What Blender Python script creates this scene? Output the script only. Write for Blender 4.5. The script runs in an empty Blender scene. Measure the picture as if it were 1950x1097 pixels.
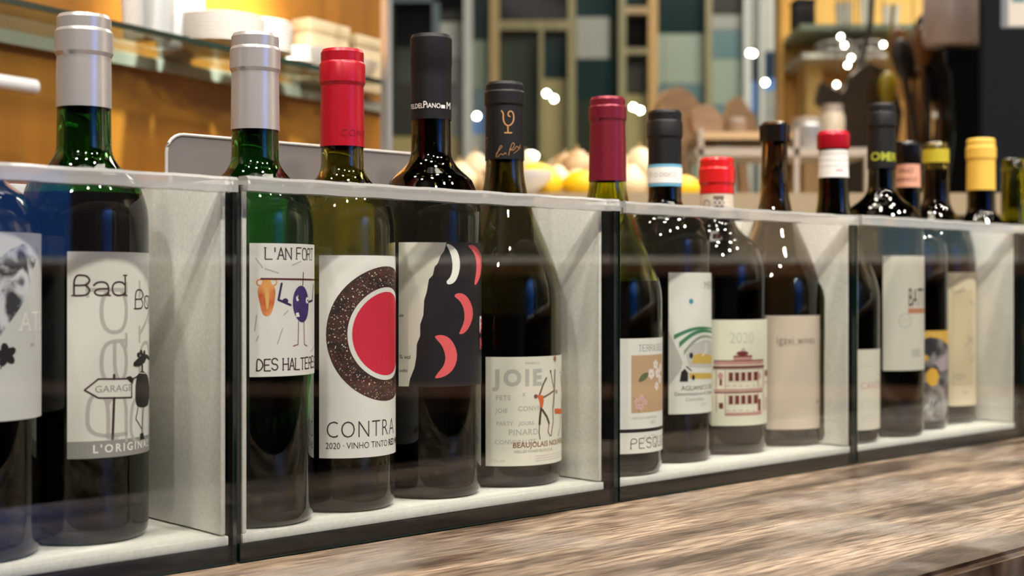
import bpy, bmesh, math, random
from mathutils import Vector, Matrix
R = random.Random(7)
C = bpy.context.scene.collection
S = bpy.context.scene
PI = math.pi
# ------------------------------------------------------------------ camera / world / exposure
F, CX, CY, HC = 2600.0, 975.0, 543.0, 0.160       # focal length and horizon of the 1950x1097 photograph, camera height over the counter
cam_d = bpy.data.cameras.new('camera'); cam = bpy.data.objects.new('camera', cam_d); C.objects.link(cam)
cam.location = (0, 0, HC); cam.rotation_euler = (PI/2, 0, 0)
cam_d.sensor_width = 36; cam_d.lens = F/1950*36; cam_d.shift_y = -5.5/1950
cam_d.clip_start = 0.02; cam_d.clip_end = 60
cam_d.dof.use_dof = True; cam_d.dof.focus_distance = 0.875; cam_d.dof.aperture_fstop = 7.0; cam_d.dof.aperture_blades = 0
S.camera = cam
W = bpy.data.worlds.new('world'); S.world = W; W.use_nodes = True
W.node_tree.nodes['Background'].inputs[0].default_value = (0.9, 0.85, 0.8, 1)
W.node_tree.nodes['Background'].inputs[1].default_value = 0.02
S.view_settings.view_transform = 'Standard'; S.view_settings.look = 'None'
S.view_settings.gamma = 1.0; S.view_settings.use_curve_mapping = False
S.view_settings.exposure = 0.22
S.cycles.max_bounces = 14; S.cycles.transmission_bounces = 12; S.cycles.transparent_max_bounces = 32
S.cycles.glossy_bounces = 6; S.cycles.diffuse_bounces = 4
S.cycles.use_denoising = True; S.cycles.sample_clamp_indirect = 6.0
S.cycles.caustics_reflective = False; S.cycles.caustics_refractive = True
S.cycles.blur_glossy = 0.3

# display line: U runs along the row of glass guards, N points to the customer side
th = math.atan2(F, 2775.0); UX, UY = math.cos(th), math.sin(th); NX, NY = UY, -UX
G0 = -0.682                                        # glass plane: N.P = G0
def at(px, py, Y): return Vector(((px-CX)/F*Y, Y, HC-(py-CY)/F*Y))
def on_v(px, v):                                   # point of the pixel column that lies v metres behind the glass plane
    t = (px-CX)/F; z = (G0-v)/(NX*t+NY); return Vector((t*z, z, 0))
def uof(p): return p.x*UX+p.y*UY
def uv(u, v, z=0): return Vector((u*UX+(G0-v)*NX, u*UY+(G0-v)*NY, z))

def lamp(kind, name, loc, energy, col, size=0.03, target=None, spot=None, blend=0.5):
    d = bpy.data.lights.new(name, kind); d.energy = energy; d.color = col
    if kind == 'AREA': d.shape = 'RECTANGLE'; d.size = size[0]; d.size_y = size[1]
    else: d.shadow_soft_size = size
    if kind == 'SPOT': d.spot_size = spot; d.spot_blend = blend
    o = bpy.data.objects.new(name, d); C.objects.link(o); o.location = loc
    if target is not None: o.rotation_euler = (Vector(target)-Vector(loc)).to_track_quat('-Z', 'Y').to_euler()
    return o
WARM = (1.0, 0.91, 0.80); WHITE = (1.0, 0.95, 0.88); COOL = (0.72, 0.83, 1.0)
CEIL = 1.95
SPOTS = []                                          # ceiling spots: (location, aim)
for k in range(6):
    u = -0.25+k*0.55
    SPOTS.append((uv(u, (-0.10, -0.42)[k % 2], CEIL-0.08), uv(u+0.10, -0.03, 0.0), 44))
for k in range(4):
    u = -0.1+k*0.8
    SPOTS.append((uv(u, -1.5, CEIL-0.08), uv(u+0.25, 0.0, 0.1), 85))
for k in range(4):
    u = 0.0+k*0.7
    SPOTS.append((uv(u, 0.55, CEIL-0.08), uv(u+0.1, 0.35, 0.2), 18))
for i, (p, a, e) in enumerate(SPOTS):
    lamp('SPOT', 'ceiling_spot_light', p, e, WARM, 0.055, a, math.radians(75), 0.6)
lamp('POINT', 'ceiling_globe_light', uv(-0.9, -0.9, CEIL-0.4), 45, WHITE, 0.06)
lamp('AREA', 'far_fill_light', (0.9, 3.2, CEIL-0.1), 58, WARM, (1.2, 1.2), (0.6, 3.6, 0))  # unseen fill added to brighten the windows and back counter
lamp('AREA', 'back_bar_fill_light', (0.1, 1.45, CEIL-0.2), 5, WARM, (0.5, 0.5), (-0.5, 1.8, 0.3))  # added soft fill for the plywood shelf unit, no visible lamp
lamp('SPOT', 'cabinet_spot_light', (-0.30, 1.62, 1.15), 420, WHITE, 0.02, (-0.36, 1.74, 0.44), math.radians(34), 0.9)
lamp('AREA', 'blue_wall_fill', (2.7, -1.2, 1.6), 110, COOL, (1.2, 0.2), (3.35, -1.2, 0.4))  # added so the blue wall mirrors brightly in the guards
lamp('AREA', 'far_wall_fill', (2.6, 1.2, 1.6), 90, WARM, (1.2, 0.2), (3.35, 1.4, 0.4))  # added light that lifts the farther wall's reflection in the panes

# ------------------------------------------------------------------ materials
def lin(c):
    if isinstance(c, str):
        c = tuple(int(c[i:i+2], 16)/255 for i in (0, 2, 4))
    return tuple(x/12.92 if x <= 0.04045 else ((x+0.055)/1.055)**2.4 for x in c)
MATS = {}
def M(key, col, rough=0.5, metal=0.0, **kw):
    if key in MATS: return MATS[key]
    m = bpy.data.materials.new(key); m.use_nodes = True; b = m.node_tree.nodes['Principled BSDF']
    b.inputs['Base Color'].default_value = (*lin(col), 1); b.inputs['Roughness'].default_value = rough; b.inputs['Metallic'].default_value = metal
    for k, v in kw.items():
        if k == 'emit': b.inputs['Emission Color'].default_value = (*lin(col), 1); b.inputs['Emission Strength'].default_value = v
        elif k == 'trans': b.inputs['Transmission Weight'].default_value = v
        elif k == 'ior': b.inputs['IOR'].default_value = v
        elif k == 'coat': b.inputs['Coat Weight'].default_value = v; b.inputs['Coat Roughness'].default_value = 0.08
        elif k == 'spec': b.inputs['Specular IOR Level'].default_value = v
        elif k == 'sss': b.inputs['Subsurface Weight'].default_value = v; b.inputs['Subsurface Radius'].default_value = (0.01, 0.01, 0.01)
    MATS[key] = m; return m
def nodes(m): return m.node_tree.nodes, m.node_tree.links, m.node_tree.nodes['Principled BSDF']
def noisy(key, c1, c2, scale=(1, 1, 1), rough=0.5, ns=8.0, bump=0.0, detail=6, ramp=(0.35, 0.65), metal=0.0, rough2=None, dist=0.0, bdist=0.001):
    if key in MATS: return MATS[key]
    m = M(key, c1, rough, metal); n, l, b = nodes(m)
    tc = n.new('ShaderNodeTexCoord'); mp = n.new('ShaderNodeMapping'); mp.inputs['Scale'].default_value = scale
    tx = n.new('ShaderNodeTexNoise'); tx.inputs['Scale'].default_value = ns; tx.inputs['Detail'].default_value = detail; tx.inputs['Distortion'].default_value = dist
    cr = n.new('ShaderNodeValToRGB'); e = cr.color_ramp.elements
    e[0].position, e[1].position = ramp; e[0].color = (*lin(c1), 1); e[1].color = (*lin(c2), 1)
    l.new(tc.outputs['Object'], mp.inputs[0]); l.new(mp.outputs[0], tx.inputs['Vector']); l.new(tx.outputs['Fac'], cr.inputs[0]); l.new(cr.outputs[0], b.inputs['Base Color'])
    if rough2 is not None:
        mr = n.new('ShaderNodeMapRange'); mr.inputs[1].default_value = 0.3; mr.inputs[2].default_value = 0.7
        mr.inputs[3].default_value = rough; mr.inputs[4].default_value = rough2
        l.new(tx.outputs['Fac'], mr.inputs[0]); l.new(mr.outputs[0], b.inputs['Roughness'])
    if bump:
        bp = n.new('ShaderNodeBump'); bp.inputs['Strength'].default_value = bump; bp.inputs['Distance'].default_value = bdist
        l.new(tx.outputs['Fac'], bp.inputs['Height']); l.new(bp.outputs[0], b.inputs['Normal'])
    return m
def wood_top():
    m = M('counter_wood', '8a6a55', 0.4); n, l, b = nodes(m)
    tc = n.new('ShaderNodeTexCoord')
    def noise(scale, ns, detail, dist=0.0):
        mp = n.new('ShaderNodeMapping'); mp.inputs['Scale'].default_value = scale
        t = n.new('ShaderNodeTexNoise'); t.inputs['Scale'].default_value = ns; t.inputs['Detail'].default_value = detail; t.inputs['Distortion'].default_value = dist
        l.new(tc.outputs['Object'], mp.inputs[0]); l.new(mp.outputs[0], t.inputs['Vector']); return t
    broad = noise((1.2, 9, 1), 3.0, 5, 0.6); grain = noise((14, 170, 10), 2.2, 8, 0.2); sheen = noise((1, 1, 1), 7.0, 4)
    cr = n.new('ShaderNodeValToRGB'); e = cr.color_ramp.elements
    e[0].position = 0.38; e[1].position = 0.64; e[0].color = (*lin('402e20'), 1); e[1].color = (*lin('ae9a84'), 1)
    l.new(broad.outputs['Fac'], cr.inputs[0])
    cr2 = n.new('ShaderNodeValToRGB'); e = cr2.color_ramp.elements
    e[0].position = 0.38; e[1].position = 0.62; e[0].color = (*lin('6b5444'), 1); e[1].color = (*lin('ffffff'), 1)
    l.new(grain.outputs['Fac'], cr2.inputs[0])
    mx = n.new('ShaderNodeMix'); mx.data_type = 'RGBA'; mx.blend_type = 'MULTIPLY'; mx.inputs[0].default_value = 0.85
    l.new(cr.outputs[0], mx.inputs[6]); l.new(cr2.outputs[0], mx.inputs[7])
    mx2 = n.new('ShaderNodeMix'); mx2.data_type = 'RGBA'; mx2.inputs[7].default_value = (*lin('aaa29a'), 1)  # grey areas put the reflected sheen into the wood colour
    mr = n.new('ShaderNodeMapRange'); mr.inputs[1].default_value = 0.52; mr.inputs[2].default_value = 0.7; mr.inputs[4].default_value = 0.6
    l.new(sheen.outputs['Fac'], mr.inputs[0]); l.new(mr.outputs[0], mx2.inputs[0]); l.new(mx.outputs[2], mx2.inputs[6]); l.new(mx2.outputs[2], b.inputs['Base Color'])
    mr2 = n.new('ShaderNodeMapRange'); mr2.inputs[1].default_value = 0.35; mr2.inputs[2].default_value = 0.65; mr2.inputs[3].default_value = 0.42; mr2.inputs[4].default_value = 0.22
    l.new(sheen.outputs['Fac'], mr2.inputs[0]); l.new(mr2.outputs[0], b.inputs['Roughness'])
    bp = n.new('ShaderNodeBump'); bp.inputs['Strength'].default_value = 0.5; bp.inputs['Distance'].default_value = 0.0008
    l.new(grain.outputs['Fac'], bp.inputs['Height']); l.new(bp.outputs[0], b.inputs['Normal'])
    return m
def thin_glass(key, tint=(1, 1, 1), extra=0.0):
    m = bpy.data.materials.new(key); m.use_nodes = True; n = m.node_tree.nodes; l = m.node_tree.links; n.clear()
    out = n.new('ShaderNodeOutputMaterial'); mix = n.new('ShaderNodeMixShader'); tr = n.new('ShaderNodeBsdfTransparent'); gl = n.new('ShaderNodeBsdfGlossy')
    gl.inputs['Roughness'].default_value = 0.0; tr.inputs[0].default_value = (*tint, 1)
    fr = n.new('ShaderNodeFresnel'); geo = n.new('ShaderNodeNewGeometry'); mr = n.new('ShaderNodeMapRange')
    mr.inputs[3].default_value = 1.5; mr.inputs[4].default_value = 1/1.5      # same Fresnel from either side of the face
    l.new(geo.outputs['Backfacing'], mr.inputs[0]); l.new(mr.outputs[0], fr.inputs['IOR'])
    l.new(fr.outputs[0], mix.inputs[0]); l.new(tr.outputs[0], mix.inputs[1]); l.new(gl.outputs[0], mix.inputs[2]); l.new(mix.outputs[0], out.inputs[0])
    MATS[key] = m; return m
def bglass(key, col, rough=0.0): return M(key, col, rough, trans=1.0, ior=1.5)
PANE = thin_glass('pane_glass', (0.97, 0.985, 0.975))
PANE_EDGE = M('pane_edge_teal', '0c221f', 0.15)
ACRYL = M('acrylic_rail', 'f6f6f3', 0.05, trans=0.72, ior=1.47, coat=0.6)
WHITE_PL = noisy('white_plastic', 'd3d1ca', 'dfddd7', rough=0.55, ns=420, bump=0.25, bdist=0.0004)
BLACK = M('black_matt', '0b0a0a', 0.5); DULL_BLACK = M('black_board', '070606', 0.8, spec=0.05)
PAPER = M('label_paper', 'dedbd2', 0.6); INK = M('ink_black', '17110f', 0.6)
WOOD_TOP = wood_top()
OAK = noisy('honey_plywood', '845410', 'a36c1a', scale=(1, 1, 0.12), rough=0.45, ns=6, detail=8, dist=0.8, bump=0.05)

# ------------------------------------------------------------------ mesh helpers
def box(bm, x0, x1, y0, y1, z0, z1, mi=0):
    v = [bm.verts.new(p) for p in ((x0,y0,z0),(x1,y0,z0),(x1,y1,z0),(x0,y1,z0),(x0,y0,z1),(x1,y0,z1),(x1,y1,z1),(x0,y1,z1))]
    fs = [bm.faces.new([v[i] for i in q]) for q in ((3,2,1,0),(4,5,6,7),(0,1,5,4),(1,2,6,5),(2,3,7,6),(3,0,4,7))]
    for f in fs: f.material_index = mi
    return fs
def lathe(bm, prof, seg=40, mi=0, cx=0, cy=0):
    rings = []
    for r, z in prof:
        if r < 1e-6: rings.append([bm.verts.new((cx, cy, z))])
        else: rings.append([bm.verts.new((cx+r*math.cos(2*PI*k/seg), cy+r*math.sin(2*PI*k/seg), z)) for k in range(seg)])
    for a, b in zip(rings, rings[1:]):
        for k in range(seg):
            j = (k+1) % seg
            if len(a) == 1 and len(b) == 1: continue
            if len(a) == 1: f = bm.faces.new((a[0], b[j], b[k]))
            elif len(b) == 1: f = bm.faces.new((a[k], a[j], b[0]))
            else: f = bm.faces.new((a[k], a[j], b[j], b[k]))
            f.material_index = mi
def tube(bm, pts, r, seg=8, r2=None):
    pts = [Vector(p) for p in pts]; rings = []
    for i, p in enumerate(pts):
        d = (pts[min(i+1, len(pts)-1)]-pts[max(i-1, 0)]).normalized()
        a = d.cross(Vector((0, 0, 1)) if abs(d.z) < 0.95 else Vector((1, 0, 0))).normalized(); b = d.cross(a)
        rr = r if r2 is None else r+(r2-r)*i/(len(pts)-1)
        rings.append([bm.verts.new(p+rr*(math.cos(2*PI*k/seg)*a+math.sin(2*PI*k/seg)*b)) for k in range(seg)])
    for a, b in zip(rings, rings[1:]):
        for k in range(seg): bm.faces.new((a[k], a[(k+1) % seg], b[(k+1) % seg], b[k]))
    bm.faces.new(rings[0][::-1]); bm.faces.new(rings[-1])
def ball(bm, c, rx, ry=None, rz=None, seg=14, jit=0.0):
    ry = ry or rx; rz = rz or rx
    g = bmesh.ops.create_uvsphere(bm, u_segments=seg, v_segments=seg*2//3, radius=1.0)
    for v in g['verts']:
        k = 1+R.uniform(-jit, jit); v.co = Vector((c[0]+v.co.x*rx*k, c[1]+v.co.y*ry*k, c[2]+v.co.z*rz*k))
def prism(bm, pts, y0, y1):                        # outline in x,z extruded along y
    a = [bm.verts.new((x, y0, z)) for x, z in pts]; b = [bm.verts.new((x, y1, z)) for x, z in pts]
    bm.faces.new(a[::-1]); bm.faces.new(b); n = len(pts)
    for i in range(n): bm.faces.new((a[i], a[(i+1) % n], b[(i+1) % n], b[i]))
def mk(name, bm, mats, parent=None, smooth=None, bevel=0.0, fix=True):
    if fix: bmesh.ops.recalc_face_normals(bm, faces=bm.faces)
    if bevel: bmesh.ops.bevel(bm, geom=bm.edges[:], offset=bevel, segments=2, affect='EDGES', profile=0.5)
    me = bpy.data.meshes.new(name); bm.to_mesh(me); bm.free()
    for m in (mats if isinstance(mats, (list, tuple)) else [mats]): me.materials.append(m)
    o = bpy.data.objects.new(name, me); C.objects.link(o)
    if smooth is not None:
        me.shade_smooth()
        me.set_sharp_from_angle(angle=math.radians(smooth))
    if parent is not None: o.parent = parent
    return o
def tag(o, label=None, cat=None, group=None, kind=None):
    if label: o['label'] = label
    if cat: o['category'] = cat
    if group: o['group'] = group
    if kind: o['kind'] = kind
    return o
def thing(name, label, cat, loc=(0, 0, 0), rz=0.0, group=None):
    o = bpy.data.objects.new(name, None); o.empty_display_size = 0.02; C.objects.link(o); o.location = loc; o.rotation_euler = (0, 0, rz)
    return tag(o, label, cat, group)
def NB(): return bmesh.new()
def bx(name, mat, parent, *a, bevel=0.0):
    bm = NB(); box(bm, *a); return mk(name, bm, mat, parent, 40 if bevel else None, bevel)
def struct(name, bm, mat): return tag(mk(name, bm, mat), kind='structure')

# ------------------------------------------------------------------ room shell
FLOORZ = -1.02
bm = NB(); box(bm, -2.4, 3.6, -2.6, 6.3, FLOORZ-0.05, FLOORZ); struct('floor', bm, noisy('floor_tile', '3a332d', '4a4139', rough=0.4, ns=3))
bm = NB(); box(bm, -2.4, 3.6, -2.6, 6.3, CEIL, CEIL+0.05); struct('ceiling', bm, M('ceiling_dark', '2a2725', 0.8))
bm = NB(); box(bm, -2.45, -2.4, -2.6, 6.3, FLOORZ, CEIL); struct('wall_left', bm, M('wall_grey', '6f6a63', 0.8))
bm = NB(); box(bm, -2.4, 3.6, -2.65, -2.6, FLOORZ, CEIL); struct('wall_behind', bm, M('wall_dark', '37322d', 0.8))
bm = NB(); box(bm, -2.4, 3.6, 6.3, 6.35, FLOORZ, CEIL); struct('wall_far', bm, M('wall_far_olive', '4a4a3c', 0.8))
# the customer-side wall, seen only as a mirror image in the glass guards
bm = NB(); box(bm, 3.4, 3.45, -2.6, 6.3, FLOORZ, 0.20); struct('wall_right', bm, M('wainscot_dark', '080706', 0.6))
bm = NB(); box(bm, 3.4, 3.45, -2.6, -0.62, 0.20, CEIL); struct('wall_right_blue', bm, M('wall_blue', '1c56a0', 0.6))
bm = NB(); box(bm, 3.4, 3.45, -0.62, -0.22, 0.20, CEIL); struct('wall_right_teal', bm, M('wall_teal', '5b6b6d', 0.6))
bm = NB(); box(bm, 3.4, 3.45, -0.22, 1.40, 0.20, CEIL); struct('wall_right_brown', bm, M('wall_umber', '2c251d', 0.6))
bm = NB(); box(bm, 3.4, 3.45, 1.40, 6.3, 0.20, CEIL); struct('wall_right_cream', bm, M('wall_cream', 'a89a84', 0.7))
bm = NB(); box(bm, 3.33, 3.4, -0.70, -0.50, 0.20, CEIL); struct('trim_1', bm, M('post_brown', '2b1b12', 0.5))
bm = NB(); box(bm, 3.385, 3.4, 1.86, 2.22, 0.235, 0.9); struct('window_8', bm, M('window_slate', '6c8794', 0.3))
t = thing('wall_ledge', 'brown wooden ledge with white edging on the customer-side wall', 'shelf', (3.22, 1.8, 0.19))
bx('ledge_board', noisy('ledge_wood', '5a3c28', '74523a', rough=0.4, ns=10, scale=(8, 1, 8)), t, -0.16, 0.17, -4.3, 4.3, 0, 0.035)
bx('edging', M('edging_white', 'c9c4ba', 0.5), t, 0.12, 0.17, -4.3, 4.3, 0.035, 0.06)
t = thing('window_bar', 'long brown wooden bar table on the customer side', 'table', (2.7, 1.8, -0.16))
bx('tabletop', MATS['ledge_wood'], t, -0.22, 0.22, -4.0, 4.0, 0, 0.04)
for k in range(4):
    bx('leg', BLACK, t, -0.03, 0.03, -3.6+k*2.4, -3.54+k*2.4, FLOORZ+0.16, 0)
t = thing('wall_sign', 'small red oval sign on the customer-side wall, mirrored in the left glass guard', 'sign', (3.398, -0.51, 0.386))
bm = NB(); ball(bm, (0, 0, 0), 0.004, 0.024, 0.022); mk('plate', bm, M('sign_red', 'c4232f', 0.4), t, 180)
for i, (p, a, e) in enumerate(SPOTS):
    t = thing('ceiling_spot', 'small recessed black ceiling spot over the bar', 'lamp', (p.x, p.y, CEIL), 0, 'ceiling spots')
    bm = NB(); lathe(bm, [(0.036, 0), (0.05, 0), (0.05, -0.02), (0.044, -0.02), (0.036, -0.004), (0.036, 0)], 20); mk('housing', bm, BLACK, t, 40)

# ------------------------------------------------------------------ bar counter
counter = thing('bar_counter', 'worn brown wooden bar counter running below the row of bottle bins', 'counter', (*uv(0, 0)[:2], 0), th)
VSEAM, VFRONT = -0.178, -0.290
for (v0, v1) in ((VFRONT, VSEAM-0.0003), (VSEAM+0.0003, 0.30)):
    bm = NB(); box(bm, -0.9, 3.1, v0, v1, -0.045, 0.0)
    bmesh.ops.bevel(bm, geom=[e for e in bm.edges if abs(e.verts[0].co.z) < 1e-6 and abs(e.verts[1].co.z) < 1e-6 and abs(e.verts[0].co.y-e.verts[1].co.y) < 1e-6 and abs(e.verts[0].co.y-VFRONT) < 1e-6], offset=0.004, segments=3, affect='EDGES')
    mk('plank', bm, WOOD_TOP, counter, 40)
bx('front_panel', noisy('bar_front', '1f1510', '2d1f16', rough=0.5, ns=4, scale=(1, 1, 8)), counter, -0.9, 3.1, -0.22, -0.19, FLOORZ, -0.045)
bx('rear_panel', MATS['bar_front'], counter, -0.9, 3.1, 0.22, 0.25, FLOORZ, -0.045)
plinth = thing('plinth', 'black plinth raising the white bins above the counter', 'plinth', (*uv(0, 0)[:2], 0), th)
bx('base_board', DULL_BLACK, plinth, -0.35, 2.0, 0.0012, 0.128, 0.0005, 0.0093)

# ------------------------------------------------------------------ bins and glass guards
GU = [uof(on_v(p, 0)) for p in (447, 1171, 1624, 1947)]
GU = [GU[0]-0.33]+GU+[GU[3]+0.33]
BL = [None, 462, 1177, 1631, 1953]; BR = [431, 1147, 1617, 1931, None]
BW = ['white plastic bottle bin at the left edge holding the sheep-label bottle', 'white plastic bottle bin holding the plum-label and red-disc-label bottles',
      'white plastic bottle bin holding the palace-label bottle', 'white plastic bottle bin holding the bottle with the yellow and black label', 'white plastic bottle bin cut off by the right edge of the photo']
GWD = ['clear glass guard in front of the sheep-label bottle at the left', 'clear glass guard in front of the red-disc-label bottle', 'clear glass guard in front of the palace-label bottle',
      'clear glass guard in front of the yellow and black label bottle', 'clear glass guard cut off by the right edge of the photo']
BIN_D = 0.125; FZ = 0.015; EDG = []
for i in range(5):
    u0 = uof(on_v(BL[i], 0.0055)) if BL[i] else GU[0]+0.006
    u1 = uof(on_v(BR[i], 0.0055)) if BR[i] else GU[5]-0.006
    p = uv(u0, 0); EDG.append((u0, u1))
    b = thing('bottle_bin', BW[i], 'bin', (p.x, p.y, 0.0095), th, 'white bottle bins in a row')
    w = u1-u0; y0, y1 = 0.0055, BIN_D; h = 0.2115; k = 0.003
    bx('base_panel', WHITE_PL, b, 0, w+0.0015, y0, y1, 0, 0.0055, bevel=0.0006)
    bx('side_panel', WHITE_PL, b, 0, k, y0+0.0004, y1-k, 0.0057, h, bevel=0.0006)
    bx('side_panel', WHITE_PL, b, w-k-0.0003, w-0.0003, y0+0.0004, y1-k, 0.0065, h, bevel=0.0006)
    bx('back_panel', WHITE_PL, b, 0, w, y1-k+0.0002, y1, 0.0057, h, bevel=0.0006)
    # glass guard
    q = uv(GU[i], 0); L = GU[i+1]-GU[i]
    g = thing('glass_guard', GWD[i], 'glass guard', (q.x, q.y, 0.0), th, 'glass guards along the bar')
    gh = 0.2165+(0.001 if i % 2 else 0.0)
    bm = NB(); fs = box(bm, 0.0012, L-0.0012, -0.004, 0.0, 0.0008, gh)
    for f in fs: f.material_index = 0 if abs(f.calc_center_median().y+0.002) > 0.001 else 1
    bmesh.ops.recalc_face_normals(bm, faces=bm.faces); mk('pane', bm, [PANE, PANE_EDGE], g)
    bm = NB()                                       # clear U-profile slipped over the top edge
    sec = [(-0.0078, gh-0.0035), (-0.0078, gh+0.0035), (-0.0062, gh+0.0052), (0.0022, gh+0.0052), (0.0038, gh+0.0035), (0.0038, gh-0.0035), (0.0006, gh-0.0035), (0.0006, gh+0.0005), (-0.0046, gh+0.0005), (-0.0046, gh-0.0035)]
    n = 40; rings = []
    for s in range(n+1):
        x = 0.004+(L-0.0065)*s/n; wob = 0.00022*math.sin(s*1.1+i)+0.00008*math.sin(s*3.1)
        rings.append([bm.verts.new((x, y+wob*0.6, z+wob)) for y, z in sec])
    for a, c in zip(rings, rings[1:]):
        for j in range(len(sec)): bm.faces.new((a[j], a[(j+1) % len(sec)], c[(j+1) % len(sec)], c[j]))
    bm.faces.new(rings[0]); bm.faces.new(rings[-1][::-1])
    tag(mk('top_rail', bm, ACRYL, g, 35), 'clear acrylic edge rail')
for i in range(1, 5):
    q = uv(GU[i], 0); bx('gap_shade_filler', DULL_BLACK, plinth, EDG[i-1][1]+0.0017, EDG[i][0]-0.0003, 0.0068, 0.124, 0.0095, 0.2185)  # black fillers stand in for the shade in the gaps between bins

# ------------------------------------------------------------------ flat print on curved labels
GLY = {'A':'002640 1232','B':'00063645443303 3342413000','C':'4536160501103041','D':'00062644422000','E':'46060040 0333','F':'000646 0333','G':'45361605011030414323',
 'H':'0006 4046 0343','I':'1016','J':'3631201001','K':'0006 460340','L':'060040','M':'0006234640','N':'00064046','O':'160501103041453616','P':'00063645443303','Q':'160501103041453616 2240',
 'R':'00063645443303 2340','S':'453616050413334241301001','T':'0646 2620','U':'060110304146','V':'062046','W':'0610243046','X':'0046 0640','Y':'062346 2320',
 'a':'0314344340 421201103041','d':'4640 4334140301103041','o':'140301103041433414','y':'0420 442010','g':'4334140301103041 44303 0','v':'042044','i':'2024','w':'0410233044','n':'0004 0334434 0','e':'024243341403011030','s':'43341403123241301001',"'":'2624','-':'0343',' ':'' }
NARROW = set("I'i")
def chaikin(p):
    for _ in range(2):
        q = [p[0]]
        for a, b in zip(p, p[1:]): q += [(a[0]*.75+b[0]*.25, a[1]*.75+b[1]*.25), (a[0]*.25+b[0]*.75, a[1]*.25+b[1]*.75)]
        p = q+[p[-1]]
    return p
def sm(p, n=2):
    for _ in range(n): p = [w for i in range(len(p)) for w in ((p[i-1][0]*.25+p[i][0]*.75, p[i-1][1]*.25+p[i][1]*.75), (p[i][0]*.75+p[(i+1) % len(p)][0]*.25, p[i][1]*.75+p[(i+1) % len(p)][1]*.25))]
    return p
class Art:
    """Flat print in label millimetres: a = along the paper from its left edge, h = up from the bottle's base."""
    def __init__(s, r): s.r = r; s.bm = NB(); s.mats = []
    def mi(s, m):
        if m not in s.mats: s.mats.append(m)
        return s.mats.index(m)
    def poly(s, m, pts, lay=1):
        k = s.mi(m); vs = [s.bm.verts.new((x, y, lay)) for x, y in pts]
        try: s.bm.faces.new(vs).material_index = k
        except ValueError: pass
    def ell(s, m, x, y, rx, ry=None, lay=1, n=20, a0=0.0, rot=0.0):
        ry = ry or rx; c, q = math.cos(rot), math.sin(rot)
        s.poly(m, [(x+c*rx*math.cos(a0+2*PI*k/n)-q*ry*math.sin(a0+2*PI*k/n), y+q*rx*math.cos(a0+2*PI*k/n)+c*ry*math.sin(a0+2*PI*k/n)) for k in range(n)], lay)
    def rect(s, m, x0, y0, x1, y1, lay=1): s.poly(m, [(x0, y0), (x1, y0), (x1, y1), (x0, y1)], lay)
    def ring(s, m, x, y, r0, r1, lay=1, n=48, a0=0, a1=2*PI):
        for k in range(n):
            a, b = a0+(a1-a0)*k/n, a0+(a1-a0)*(k+1)/n
            s.poly(m, [(x+r0*math.cos(a), y+r0*math.sin(a)), (x+r1*math.cos(a), y+r1*math.sin(a)), (x+r1*math.cos(b), y+r1*math.sin(b)), (x+r0*math.cos(b), y+r0*math.sin(b))], lay)
    def line(s, m, pts, w, lay=1, cap=True):
        for (x0, y0), (x1, y1) in zip(pts, pts[1:]):
            d = math.hypot(x1-x0, y1-y0)
            if d < 1e-6: continue
            nx, ny = -(y1-y0)/d*w/2, (x1-x0)/d*w/2
            s.poly(m, [(x0-nx, y0-ny), (x1-nx, y1-ny), (x1+nx, y1+ny), (x0+nx, y0+ny)], lay)
        if cap:
            for x, y in pts: s.ell(m, x, y, w/2, lay=lay, n=6)
    def serif(s, m, txt, x, y, cap, w, lay=2, wide=0.62, gap=0.25, sf=True, rot=0.0, wob=0.0):
        k = cap/6.0; c, q = math.cos(rot), math.sin(rot); cx = 0.0
        for ch in txt:
            kx = cap*wide/4.0; dy = R.uniform(-wob, wob)
            for pl in GLY.get(ch, '').split():
                if len(pl) % 2: continue
                p = [(int(pl[i]), int(pl[i+1])) for i in range(0, len(pl), 2)]
                off = 1.3 if ch in NARROW else 0
                ends = [(p[0], p[1]), (p[-1], p[-2])] if len(p) > 1 else []
                pp = chaikin(p) if len(p) > 4 else p
                tr = lambda g: (x+c*(cx+(g[0]-off)*kx)-q*(g[1]*k+dy), y+q*(cx+(g[0]-off)*kx)+c*(g[1]*k+dy))
                s.line(m, [tr(g) for g in pp], w, lay)
                if sf and ch not in "'-":
                    for e, f in ends:
                        if abs(e[1]-f[1]) > 1.5 and len(p) <= 7: s.line(m, [tr((e[0]-0.75, e[1])), tr((e[0]+0.75, e[1]))], w*0.75, lay, cap=False)
            cx += cap*(wide*(0.35 if ch in NARROW else (0.5 if ch == ' ' else 1.0))+gap)
        return cx
    def text(s, m, txt, x, y, cap, lay=2, bold=0.0, sp=1.0, sx=1.0, rot=0.0, shear=0.0):
        cu = bpy.data.curves.new('t', 'FONT'); cu.body = txt; cu.size = cap/0.69; cu.offset = bold; cu.space_character = sp; cu.resolution_u = 3; cu.shear = shear; cu.fill_mode = 'FRONT'
        o = bpy.data.objects.new('t', cu); C.objects.link(o); me = bpy.data.meshes.new_from_object(o); bpy.data.objects.remove(o); bpy.data.curves.remove(cu)
        k = s.mi(m); c, q = math.cos(rot), math.sin(rot)
        vs = [s.bm.verts.new((x+c*v.co.x*sx-q*v.co.y, y+q*v.co.x*sx+c*v.co.y, lay)) for v in me.vertices]
        for p in me.polygons:
            try: s.bm.faces.new([vs[i] for i in p.vertices]).material_index = k
            except ValueError: pass
        bpy.data.meshes.remove(me)
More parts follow.
